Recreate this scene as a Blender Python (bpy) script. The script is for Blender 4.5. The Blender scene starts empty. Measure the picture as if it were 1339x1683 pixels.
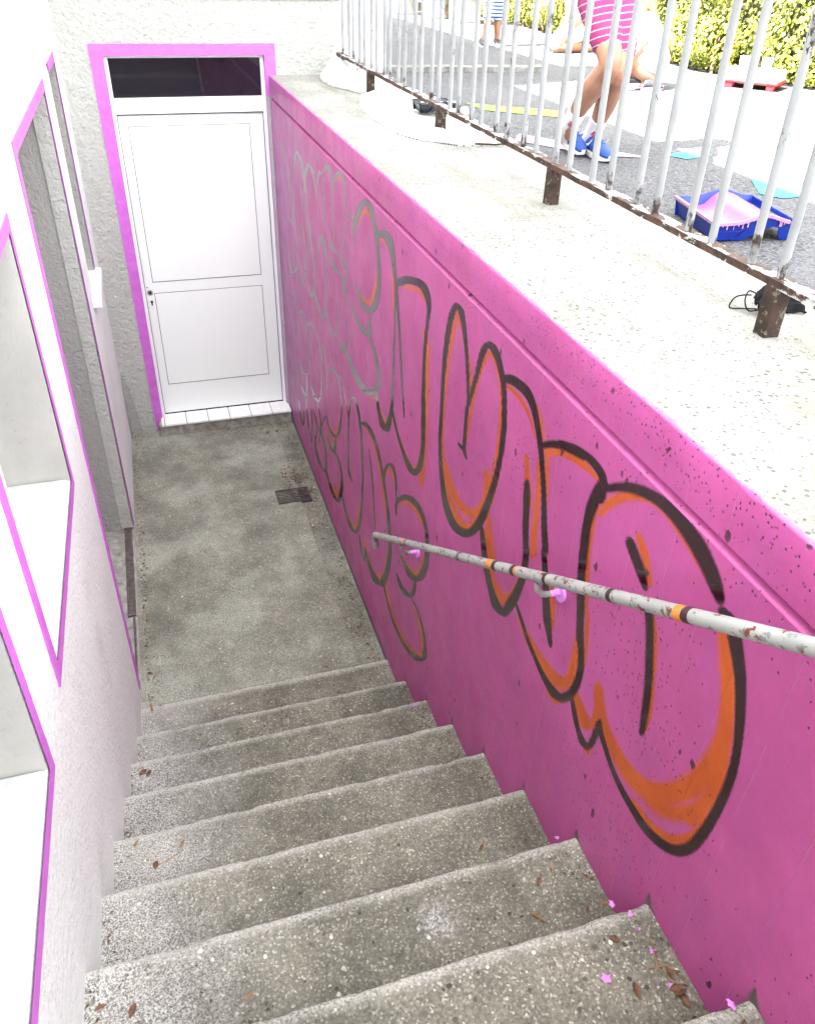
import bpy, bmesh, math, random
from mathutils import Vector, Matrix, noise as mnoise
import numpy as np

# ------------------------------------------------------------------ camera, world, sun, exposure
scene = bpy.context.scene
COL = scene.collection
cam_data = bpy.data.cameras.new('camera')
cam = bpy.data.objects.new('camera', cam_data); COL.objects.link(cam)
cam_data.sensor_fit = 'VERTICAL'; cam_data.sensor_height = 36.0; cam_data.lens = 28.69
cam_data.clip_start = 0.02; cam_data.clip_end = 500
cam.matrix_world = Matrix(((0.9561961, 0.1475496, -0.2528203, 0.0),
                           (-0.2916241, 0.5550547, -0.7790184, 0.0),
                           (0.0253852, 0.8186229, 0.5737702, 3.0),
                           (0, 0, 0, 1)))
scene.camera = cam

SUN_EL = math.radians(55); SUN_AZ = (-0.95, -0.31)          # horizontal direction towards the sun
world = bpy.data.worlds.new('World'); scene.world = world; world.use_nodes = True
wn = world.node_tree; wn.nodes.clear()
sky = wn.nodes.new('ShaderNodeTexSky'); sky.sky_type = 'NISHITA'; sky.sun_disc = False
sky.sun_elevation = SUN_EL; sky.sun_rotation = math.atan2(SUN_AZ[0], SUN_AZ[1])
sky.dust_density = 3.0; sky.ozone_density = 0.6; sky.air_density = 1.0
hs = wn.nodes.new('ShaderNodeHueSaturation'); hs.inputs['Saturation'].default_value = 0.12
bg = wn.nodes.new('ShaderNodeBackground'); bg.inputs['Strength'].default_value = 0.13
wo = wn.nodes.new('ShaderNodeOutputWorld')
wn.links.new(sky.outputs[0], hs.inputs['Color']); wn.links.new(hs.outputs[0], bg.inputs[0]); wn.links.new(bg.outputs[0], wo.inputs[0])

sl = bpy.data.lights.new('sun', 'SUN'); sl.energy = 4.2; sl.angle = math.radians(0.5); sl.color = (1.0, 0.95, 0.87)
sun = bpy.data.objects.new('sun', sl); COL.objects.link(sun)
_d = Vector((SUN_AZ[0]*math.cos(SUN_EL), SUN_AZ[1]*math.cos(SUN_EL), math.sin(SUN_EL)))
sun.rotation_euler = _d.to_track_quat('Z', 'Y').to_euler(); sun.location = (-4, 0, 12)

scene.render.engine = 'CYCLES'
scene.view_settings.view_transform = 'Standard'; scene.view_settings.look = 'None'
scene.view_settings.gamma = 1.0; scene.view_settings.exposure = 4.12
scene.cycles.transparent_max_bounces = 10; scene.cycles.max_bounces = 7; scene.cycles.diffuse_bounces = 5; scene.cycles.glossy_bounces = 3

random.seed(7)
ZL = 2.31      # top of the retaining wall ledge
ZG = 2.17      # playground asphalt
XW = 0.834     # painted face of the retaining wall
YD = 5.55      # rear wall with the door
RISE, GOING = 0.1815, 0.2925

# ------------------------------------------------------------------ helpers
def tag(o, label=None, cat=None, group=None, kind=None):
    if label: o['label'] = label
    if cat: o['category'] = cat
    if group: o['group'] = group
    if kind: o['kind'] = kind
    return o

def thing(name, label, cat, loc=(0, 0, 0), group=None):
    o = bpy.data.objects.new(name, None); COL.objects.link(o); o.location = loc
    o.empty_display_size = 0.1
    return tag(o, label, cat, group)

def link_mesh(name, me, mat=None, parent=None):
    o = bpy.data.objects.new(name, me); COL.objects.link(o)
    if mat is not None:
        me.materials.clear(); me.materials.append(mat)
    if parent is not None:
        o.parent = parent
        t = Vector()
        p = parent
        while p is not None:
            t += p.location; p = p.parent
        o.location = -t            # meshes are written in world coordinates
    return o

class MB:
    def __init__(s): s.v = []; s.f = []
    def add(s, vs, fs):
        n = len(s.v); s.v += [tuple(p) for p in vs]; s.f += [tuple(i+n for i in f) for f in fs]; return s
    def box(s, a, b):
        x0, y0, z0 = a; x1, y1, z1 = b
        return s.add([(x0,y0,z0),(x1,y0,z0),(x1,y1,z0),(x0,y1,z0),(x0,y0,z1),(x1,y0,z1),(x1,y1,z1),(x0,y1,z1)],
                     [(3,2,1,0),(4,5,6,7),(0,1,5,4),(1,2,6,5),(2,3,7,6),(3,0,4,7)])
    def obox(s, c, ax, ay, az):
        c, ax, ay, az = Vector(c), Vector(ax), Vector(ay), Vector(az); vs = []
        for k in (-1, 1):
            for i, j in ((-1,-1),(1,-1),(1,1),(-1,1)): vs.append(c+ax*i+ay*j+az*k)
        return s.add(vs, [(3,2,1,0),(4,5,6,7),(0,1,5,4),(1,2,6,5),(2,3,7,6),(3,0,4,7)])
    def quad(s, a, b, c, d): return s.add([a, b, c, d], [(0,1,2,3)])
    def tube(s, pts, rad, n=10, cap=True):
        pts = [Vector(p) for p in pts]
        if not isinstance(rad, (list, tuple)): rad = [rad]*len(pts)
        rings = []; up = Vector((0.03, 0.02, 1))
        t0 = (pts[1]-pts[0]).normalized()
        nrm = t0.cross(Vector((1, 0, 0)) if abs(t0.x) < .9 else Vector((0, 1, 0))).normalized()
        for i, p in enumerate(pts):
            a = pts[max(0, i-1)]; b = pts[min(len(pts)-1, i+1)]
            t = (b-a).normalized()
            nrm = (nrm - t*nrm.dot(t)).normalized(); bi = t.cross(nrm)
            rings.append([p + (nrm*math.cos(2*math.pi*k/n) + bi*math.sin(2*math.pi*k/n))*rad[i] for k in range(n)])
        vs = [q for r in rings for q in r]; fs = []
        for i in range(len(pts)-1):
            for k in range(n):
                fs.append((i*n+k, i*n+(k+1) % n, (i+1)*n+(k+1) % n, (i+1)*n+k))
        if cap:
            fs.append(tuple(range(n))[::-1]); fs.append(tuple(range((len(pts)-1)*n, len(pts)*n)))
        return s.add(vs, fs)
    def build(s, name, mat, parent=None, smooth=False, bevel=0.0, seg=2):
        me = bpy.data.meshes.new(name)
        me.from_pydata(s.v, [], s.f); me.update()
        bm = bmesh.new(); bm.from_mesh(me)
        bmesh.ops.recalc_face_normals(bm, faces=bm.faces)
        if bevel > 0:
            es = [e for e in bm.edges if len(e.link_faces) == 2 and e.calc_face_angle(0) > .5]
            bmesh.ops.bevel(bm, geom=es, offset=bevel, segments=seg, affect='EDGES', profile=.6)
        bm.to_mesh(me); bm.free()
        if smooth:
            me.shade_smooth()
            if hasattr(me, 'set_sharp_from_angle'): me.set_sharp_from_angle(angle=math.radians(38))
        return link_mesh(name, me, mat, parent)

def box_part(name, a, b, mat, parent, bevel=0.004): return MB().box(a, b).build(name, mat, parent, smooth=True, bevel=bevel)

def copy_tree(o, parent=None, loc=None):
    c = o.copy(); COL.objects.link(c)
    if parent is not None: c.parent = parent
    if loc is not None: c.location = loc
    for ch in o.children: copy_tree(ch, c)
    return c

def catmull(P, n=6):
    P = [np.array(p, float) for p in P]
    if len(P) < 3: return P
    Q = [2*P[0]-P[1]] + P + [2*P[-1]-P[-2]]; out = []
    for i in range(1, len(Q)-2):
        p0, p1, p2, p3 = Q[i-1:i+3]
        for k in range(n):
            t = k/n
            out.append(.5*((2*p1)+(-p0+p2)*t+(2*p0-5*p1+4*p2-p3)*t*t+(-p0+3*p1-3*p2+p3)*t**3))
    out.append(P[-1]); return out

def fbm(x, y, z=0.0, o=3): return mnoise.fractal(Vector((x, y, z)), 1.0, 2.0, o, noise_basis='PERLIN_ORIGINAL')

# ------------------------------------------------------------------ materials
class NT:
    def __init__(s, name):
        s.m = bpy.data.materials.new(name); s.m.use_nodes = True; s.t = s.m.node_tree; s.t.nodes.clear()
        s.out = s.t.nodes.new('ShaderNodeOutputMaterial'); s.b = s.t.nodes.new('ShaderNodeBsdfPrincipled')
        s.t.links.new(s.b.outputs[0], s.out.inputs[0]); s._pos = None
    def n(s, typ, props=None, **ins):
        nd = s.t.nodes.new('ShaderNode'+typ)
        for k, v in (props or {}).items(): setattr(nd, k, v)
        for k, v in ins.items():
            k2 = int(k[1:]) if k[0] == 'i' and k[1:].isdigit() else k.replace('_', ' ')
            s.set(nd.inputs[k2], v)
        return nd
    def set(s, sock, v):
        if isinstance(v, bpy.types.NodeSocket): s.t.links.new(v, sock)
        else:
            if isinstance(v, (tuple, list)) and len(v) == 3 and sock.type == 'RGBA': v = (*v, 1)
            sock.default_value = v
    def pos(s):
        if s._pos is None: s._pos = s.n('NewGeometry').outputs['Position']
        return s._pos
    def vec(s, scale=(1, 1, 1), loc=(0, 0, 0)):
        return s.n('Mapping', None, Vector=s.pos(), Scale=scale, Location=loc).outputs[0]
    def noise(s, scale, detail=4, rough=.55, vec=None):
        return s.n('TexNoise', None, Vector=vec if vec is not None else s.pos(), Scale=scale, Detail=detail, Roughness=rough).outputs[0]
    def vor(s, scale, vec=None, rnd=1.0):
        nd = s.n('TexVoronoi', None, Vector=vec if vec is not None else s.pos(), Scale=scale, Randomness=rnd); return nd.outputs['Distance'], nd.outputs['Color']
    def math(s, op, a, b=0.0, c=None, clamp=False):
        nd = s.n('Math', dict(operation=op, use_clamp=clamp), i0=a, i1=b)
        if c is not None: s.set(nd.inputs[2], c)
        return nd.outputs[0]
    def ramp(s, fac, lo, hi, a=0.0, b=1.0):
        return s.n('MapRange', dict(interpolation_type='SMOOTHSTEP'), Value=fac, From_Min=lo, From_Max=hi, To_Min=a, To_Max=b).outputs[0]
    def mix(s, fac, a, b, blend='MIX'):
        nd = s.t.nodes.new('ShaderNodeMix'); nd.data_type = 'RGBA'; nd.blend_type = blend
        s.set(nd.inputs[0], fac); s.set(nd.inputs[6], a); s.set(nd.inputs[7], b); return nd.outputs[2]
    def sep(s, v=None):
        return s.n('SeparateXYZ', None, Vector=v if v is not None else s.pos()).outputs
    def bump(s, h, strength=.5, dist=.005, prev=None):
        nd = s.n('Bump', None, Height=h, Strength=strength, Distance=dist)
        if prev is not None: s.set(nd.inputs['Normal'], prev)
        return nd.outputs[0]
    def fin(s, color, rough=.8, normal=None, metallic=None, spec=None):
        s.set(s.b.inputs['Base Color'], color); s.set(s.b.inputs['Roughness'], rough)
        if normal is not None: s.set(s.b.inputs['Normal'], normal)
        if metallic is not None: s.set(s.b.inputs['Metallic'], metallic)
        if spec is not None: s.set(s.b.inputs['Specular IOR Level'], spec)
        return s.m

def plain(name, col, rough=.6, var=.12, scale=30, bump=.1, metallic=0.0, spec=.5):
    n = NT(name); f = n.noise(scale, 4)
    c = n.mix(n.ramp(f, .3, .7), tuple(x*(1-var) for x in col), tuple(min(1, x*(1+var)) for x in col))
    return n.fin(c, rough, n.bump(n.noise(scale*4, 3), bump, .003), metallic, spec)

def wall_relief(n, k=.7):
    """relief and pits shared by the pink concrete and the spray paint on it; returns (normal, pit mask)"""
    x, y, z = n.sep()
    seam = n.n('TexVoronoi', dict(voronoi_dimensions='1D', feature='DISTANCE_TO_EDGE'), W=n.math('ADD', n.math('MULTIPLY', y, 8.6), n.math('MULTIPLY', z, .12)), Scale=1.0, Randomness=.45).outputs['Distance']
    brk = n.ramp(n.noise(26, 2, vec=n.vec((1, 1, .30))), .40, .56)
    fin = n.math('MULTIPLY', n.ramp(seam, .0, .013, 1, 0), brk)
    d, c = n.vor(46, n.vec((1, 1, .62)))
    rnd = n.sep(c)[0]; rnd2 = n.sep(c)[1]
    dens = n.math('ADD', n.ramp(z, 2.05, 2.32, .012, .25), n.ramp(n.noise(2.6, 2), .45, .75, -.035, .10))
    thr = n.math('SUBTRACT', .965, dens)
    size = n.math('MULTIPLY', n.ramp(rnd, .72, 1.0, .10, .44), n.math('ADD', rnd2, .35))
    pit = n.math('MULTIPLY', n.math('GREATER_THAN', rnd, thr), n.ramp(n.math('SUBTRACT', d, size), -.08, .05, 1, 0))
    d2, c2 = n.vor(150, n.vec((1, 1, .7)))
    pit2 = n.math('MULTIPLY', n.math('GREATER_THAN', n.sep(c2)[0], n.math('SUBTRACT', .975, n.math('MULTIPLY', dens, .8))), n.ramp(d2, .12, .42, 1, 0))
    pits = n.math('MAXIMUM', pit, pit2)
    h = n.math('SUBTRACT', n.math('MULTIPLY', fin, .8), n.math('MULTIPLY', pits, 2.2))
    h = n.math('ADD', h, n.math('MULTIPLY', n.noise(160, 1), .32))
    h = n.math('ADD', h, n.math('MULTIPLY', n.noise(34, 3), .40))
    film = n.sep(n.n('Attribute', dict(attribute_name='lettering')).outputs['Vector'])[0]
    return n.bump(h, n.math('SUBTRACT', k, n.math('MULTIPLY', film, .62)), .0026), pits, fin

def m_pink_wall():
    """pink concrete paint; the attribute 'lettering' holds the sprayed print: r dark outline, g orange shading, b grime"""
    n = NT('pink_wall_paint'); nm, pits, fin = wall_relief(n)
    x, y, z = n.sep()
    c = n.mix(n.ramp(n.noise(2.2, 5, .7), .34, .66), (.385, .057, .212), (.470, .078, .268))
    c = n.mix(n.ramp(n.noise(14, 2, vec=n.vec((1, 1, .25))), .40, .80, 0, .40), c, (.34, .07, .26))
    # mauve tint in the colour towards the far end, imitating the glossy reflection there
    c = n.mix(n.math('MULTIPLY', n.ramp(n.math('ADD', y, n.math('MULTIPLY', n.noise(1.5, 2), 1.2)), 4.9, 6.3), .5), c, (.27, .115, .32))
    c = n.mix(n.math('MULTIPLY', fin, .32), c, (.66, .32, .50))
    at = n.n('Attribute', dict(attribute_name='lettering')).outputs['Vector']; D, O, G = n.sep(at)
    dust = n.math('SUBTRACT', n.noise(420, 1), .5)
    def spray(v, k):
        w = n.math('MULTIPLY', n.math('MULTIPLY', v, n.math('SUBTRACT', 1.0, v)), k)
        return n.math('ADD', v, n.math('MULTIPLY', w, dust), clamp=True)
    D2, O2 = spray(D, 3.0), spray(O, 3.0)
    c = n.mix(O2, c, n.mix(n.ramp(n.noise(7, 3), .35, .7), (.43, .064, .005), (.51, .086, .008)))
    c = n.mix(D2, c, (.021, .004, .006))
    c = n.mix(n.math('MULTIPLY', pits, .85), c, (.035, .008, .018))  # pits darkened in the colour for the deep shade inside them
    c = n.mix(n.math('MULTIPLY', G, n.ramp(n.noise(50, 3), .25, .6, .4, 1)), c, (.07, .06, .045))
    rg = n.ramp(n.noise(8, 2), .3, .7, .40, .52)
    rg = n.math('SUBTRACT', rg, n.math('ADD', n.math('MULTIPLY', D2, .34), n.math('MULTIPLY', O2, .12)))
    return n.fin(c, rg, nm, spec=n.math('SUBTRACT', .5, n.math('MULTIPLY', D2, .06)))

def aggregate(n, dark=1.0, stones=1.0):
    """weathered washed concrete, every cell a grain or pebble of its own tone: colour, height"""
    def tones(f, k):
        r = n.n('ValToRGB', None, Fac=f).color_ramp; nd = n.t.nodes[-1]
        r.elements[0].position = 0; r.elements[0].color = (.035*k, .034*k, .03*k, 1); r.elements[1].position = 1; r.elements[1].color = (.80, .78, .72, 1)
        for p, v in ((.22, (.085, .08, .068)), (.5, (.155, .146, .125)), (.74, (.225, .213, .184)), (.88, (.33, .31, .27)), (.95, (.55, .53, .48))): r.elements.new(p).color = (*[q*k for q in v], 1)
        return nd.outputs[0]
    soft = n.ramp(n.noise(3.4, 5, .7), .32, .68, .66, 1.28)
    d2, c2 = n.vor(210); r2, g2, b2 = n.sep(c2)
    fine = n.mix(.60, tones(b2, dark), (.19*dark, .18*dark, .155*dark))
    d, c = n.vor(78); r, g, b = n.sep(c)
    warp = n.math('ADD', d, n.math('MULTIPLY', n.math('SUBTRACT', n.noise(210, 1), .5), .35))
    big = n.math('MULTIPLY', n.math('GREATER_THAN', r, .72), n.ramp(n.math('SUBTRACT', warp, n.math('MULTIPLY', g, .42)), -.02, .07, 1, 0))
    col = n.mix(n.math('MULTIPLY', big, .90*stones), fine, tones(n.math('POWER', b, .75), dark))
    col = n.mix(1.0, col, n.n('CombineColor', None, i0=soft, i1=soft, i2=soft).outputs[0], 'MULTIPLY')
    col = n.mix(1.0, col, (.87, .865, .795), 'MULTIPLY')
    col = n.mix(n.ramp(n.noise(46, 4, .7), .50, .72, 0, .45), col, (.075*dark, .07*dark, .058*dark))
    h = n.math('ADD', n.math('MULTIPLY', big, .6), n.math('ADD', n.math('MULTIPLY', d2, -.6), n.math('MULTIPLY', n.noise(90, 3, .7), .8)))
    return col, h

def m_steps():
    n = NT('stair_concrete'); col, h = aggregate(n)
    x, y, z = n.sep()
    lw = n.ramp(n.math('ADD', x, n.math('MULTIPLY', n.math('SUBTRACT', n.noise(5, 5), .5), .5)), -.40, .10, .62, 0)   # lime wash splashed from the house wall
    speck = n.ramp(n.noise(230, 2, .75), .40, .62)
    col = n.mix(n.math('MULTIPLY', lw, speck), col, (.72, .71, .69))
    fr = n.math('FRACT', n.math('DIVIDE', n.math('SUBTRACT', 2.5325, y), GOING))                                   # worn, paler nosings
    wn_ = n.math('MULTIPLY', n.ramp(n.math('ADD', fr, n.math('MULTIPLY', n.math('SUBTRACT', n.noise(12, 4), .5), .10)), .02, .15, .80, 0), n.ramp(n.noise(170, 2, .7), .35, .60, .15, 1))
    col = n.mix(wn_, col, (.46, .445, .40))
    bk = n.math('MULTIPLY', n.ramp(n.math('ADD', fr, n.math('MULTIPLY', n.math('SUBTRACT', n.noise(7, 4), .5), .5)), .60, 1.05, 0, .70), n.ramp(n.noise(90, 2), .3, .6, .5, 1))   # speckled darker tone towards the back of the tread
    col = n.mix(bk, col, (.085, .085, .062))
    dp = n.n('VectorMath', dict(operation='DISTANCE'), i0=n.pos(), i1=(.412, .957, 1.089)).outputs['Value']
    pw = n.math('MULTIPLY', n.ramp(n.math('ADD', dp, n.math('MULTIPLY', n.noise(22, 4), .09)), .03, .115, 1, 0), n.ramp(n.noise(120, 4, .75), .42, .66, 0, .75))
    col = n.mix(pw, col, (.78, .76, .80))
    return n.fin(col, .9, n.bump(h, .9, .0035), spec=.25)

def m_landing(name='landing_concrete', dk=1.0):
    n = NT(name); col, h = aggregate(n, dk, .75)
    big = n.noise(2.3, 4, .62)
    gr = n.ramp(n.noise(190, 3, .8), .42, .58, .05, 1)
    col = n.mix(n.math('MULTIPLY', n.ramp(big, .40, .66, .20, .85), gr), col, (.43*dk, .445*dk, .375*dk))
    col = n.mix(n.ramp(n.noise(1.4, 5, .6, n.vec(loc=(4, 2, 0))), .55, .75, 0, .25), col, (.14, .15, .11))
    return n.fin(col, .9, n.bump(h, .7, .003), spec=.25)

def m_ledge():
    n = NT('ledge_concrete'); x, y, z = n.sep()
    c = n.mix(n.ramp(n.noise(2.2, 6, .6), .3, .7), (.205, .20, .178), (.325, .32, .295))
    d, k = n.vor(95); r, g, b = n.sep(k); d = n.math('ADD', d, n.math('MULTIPLY', n.math('SUBTRACT', n.noise(230, 2), .5), .55))
    sp = n.math('MULTIPLY', n.math('GREATER_THAN', r, .45), n.ramp(n.math('SUBTRACT', d, n.math('MULTIPLY', g, .46)), -.03, .06, 1, 0))
    wear = n.ramp(n.noise(1.7, 4, .6, n.vec(loc=(1.3, .6, 0))), .30, .52, .35, 1)
    c = n.mix(n.math('MULTIPLY', sp, n.math('MULTIPLY', wear, .95)), c, n.mix(b, (.035, .034, .03), (.13, .125, .11)))
    c = n.mix(n.ramp(n.noise(260, 2, .7), .46, .60, 0, .55), c, (.13, .127, .115))
    st = n.math('MULTIPLY', n.ramp(n.noise(3.0, 6, .7, n.vec((1, .35, 1))), .50, .70), .75)
    c = n.mix(st, c, (.14, .13, .095))
    ov = n.math('ADD', n.math('SUBTRACT', x, XW), n.math('MULTIPLY', n.math('SUBTRACT', n.noise(16, 5, .7), .5), .055))
    c = n.mix(n.math('MULTIPLY', n.ramp(ov, .003, .014, 1, 0), n.ramp(n.noise(120, 3), .30, .55, .35, 1)), c, (.38, .10, .30))
    chip = n.math('MULTIPLY', n.ramp(ov, .0, .06, 1, 0), n.ramp(n.noise(70, 4, .7), .60, .68))
    c = n.mix(chip, c, (.08, .075, .055))
    h = n.math('ADD', n.math('MULTIPLY', sp, -.5), n.noise(90, 5, .7))
    return n.fin(c, .85, n.bump(h, .6, .003), spec=.3)

def m_asphalt():
    n = NT('asphalt'); d, k = n.vor(120); r, g, b = n.sep(k)
    c = n.mix(r, (.022, .022, .024), (.115, .115, .122))
    c = n.mix(n.ramp(n.noise(1.2, 5), .35, .7, 0, .5), c, (.10, .10, .105))
    return n.fin(c, .85, n.bump(n.math('ADD', d, n.noise(200, 3)), .7, .004), spec=.3)

def m_stucco(name, col, scale=55, dist=.006, dirt=.0):
    n = NT(name); f = n.noise(scale, 6, .62); g = n.noise(scale*.4, 4)
    c = n.mix(n.ramp(n.noise(1.5, 5), .3, .7), tuple(x*.94 for x in col), col)
    if dirt:
        c = n.mix(n.math('MULTIPLY', n.ramp(n.noise(2.4, 6, .68), .55, .78), dirt), c, (.33, .32, .30))
        c = n.mix(n.math('MULTIPLY', n.math('MULTIPLY', n.ramp(n.noise(95, 4, .7), .56, .64), n.ramp(n.noise(1.8, 4), .42, .6)), .55), c, (.30, .30, .31))
    return n.fin(c, .85, n.bump(n.math('ADD', f, g), .9, dist), spec=.3)

def m_concrete_cream():
    n = NT('reveal_concrete'); c = n.mix(n.ramp(n.noise(3, 6, .6), .3, .7), (.42, .415, .38), (.54, .535, .495))
    c = n.mix(n.math('MULTIPLY', n.ramp(n.noise(26, 5, .7), .62, .72), .5), c, (.22, .21, .185))
    return n.fin(c, .8, n.bump(n.noise(120, 5), .4, .002), spec=.3)

def m_trim():
    n = NT('violet_trim_paint'); x, y, z = n.sep()
    ribs = n.math('SINE', n.math('MULTIPLY', z, 700.0))
    c = n.mix(n.ramp(n.noise(20, 4), .3, .7), (.50, .12, .51), (.56, .15, .58))
    return n.fin(c, .6, n.bump(n.math('ADD', n.math('MULTIPLY', ribs, .12), n.noise(160, 4)), .45, .002), spec=.35)

def m_chipped(name, amount, rustcol=(.028, .014, .010), paint=(.27, .275, .28), zfoot=None, scale=24.0, metal=(.16, .16, .16), vs=(1, 1, .35)):
    """white gloss paint flaking off steel"""
    n = NT(name); x, y, z = n.sep()
    f = n.noise(scale, 6, .68, n.vec(vs)); thr = amount
    if zfoot is not None: thr = n.ramp(z, zfoot, zfoot+.09, .50, amount)
    ch = n.ramp(n.math('SUBTRACT', f, thr), 0.0, .018)
    under = n.mix(n.ramp(n.noise(38, 4), .42, .58), rustcol, metal)
    c = n.mix(ch, n.mix(n.ramp(n.noise(9, 5), .35, .7), paint, tuple(v*.8 for v in paint)), under)
    return n.fin(c, n.math('ADD', .38, n.math('MULTIPLY', ch, .4)), n.bump(n.math('SUBTRACT', n.math('MULTIPLY', n.noise(150, 3), .2), n.math('MULTIPLY', ch, .6)), .5, .0015), spec=.5)

def m_rust():
    n = NT('rusty_steel'); f = n.noise(40, 6, .7)
    c = n.mix(n.ramp(n.noise(22, 5), .35, .65), (.024, .015, .012), (.052, .029, .022))
    c = n.mix(n.ramp(f, .56, .62), c, (.13, .12, .09))
    c = n.mix(n.ramp(n.noise(17, 5, .6, n.vec(loc=(3, 3, 3))), .68, .71), c, (.34, .33, .31))
    return n.fin(c, .85, n.bump(f, .9, .003), spec=.3)

def m_rail():
    n = NT('rail_flaking_paint'); nz = n.sep(n.n('NewGeometry').outputs['Normal'])[2]
    f = n.noise(26, 6, .68, n.vec((1, .45, 1)))
    r = n.mix(n.ramp(n.noise(30, 5), .35, .65), (.022, .012, .009), (.085, .038, .024))
    thr = n.ramp(nz, .3, .7, .385, .475); ch = n.ramp(n.math('SUBTRACT', f, thr), 0.0, .03); y = n.sep()[1]
    return n.fin(n.mix(ch, (.42, .42, .41), r), .7, n.bump(n.math('SUBTRACT', n.noise(120, 4), ch), .6, .002), spec=.4)

def m_leafy(name, a, b, trans=.35):
    n = NT(name); rnd = n.n('Attribute', dict(attribute_name='tint')).outputs['Fac']
    c = n.mix(rnd, a, b); n.fin(c, .5, spec=.4)
    tl = n.n('BsdfTranslucent', None, Color=n.mix(.3, c, (.3, .4, .02)))
    mx = n.n('MixShader', None, i0=trans); n.t.links.new(n.b.outputs[0], mx.inputs[1]); n.t.links.new(tl.outputs[0], mx.inputs[2]); n.t.links.new(mx.outputs[0], n.out.inputs[0])
    return n.m

def m_stripes(name, base, line, per, d, width=.16):
    n = NT(name); dt = n.n('VectorMath', dict(operation='DOT_PRODUCT'), i0=n.pos(), i1=d).outputs['Value']
    fr = n.math('FRACT', n.math('DIVIDE', dt, per))
    k = n.math('LESS_THAN', fr, width)
    return n.fin(n.mix(k, base, line), .8, n.bump(n.noise(300, 3), .2, .001))

def m_skin():
    n = NT('skin'); c = n.mix(n.ramp(n.noise(14, 4), .3, .7), (.30, .145, .090), (.36, .185, .120))
    n.fin(c, .5, n.bump(n.noise(180, 4), .12, .001)); n.b.inputs['Subsurface Weight'].default_value = .12; n.b.inputs['Subsurface Radius'].default_value = (.012, .005, .003); return n.m

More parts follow.
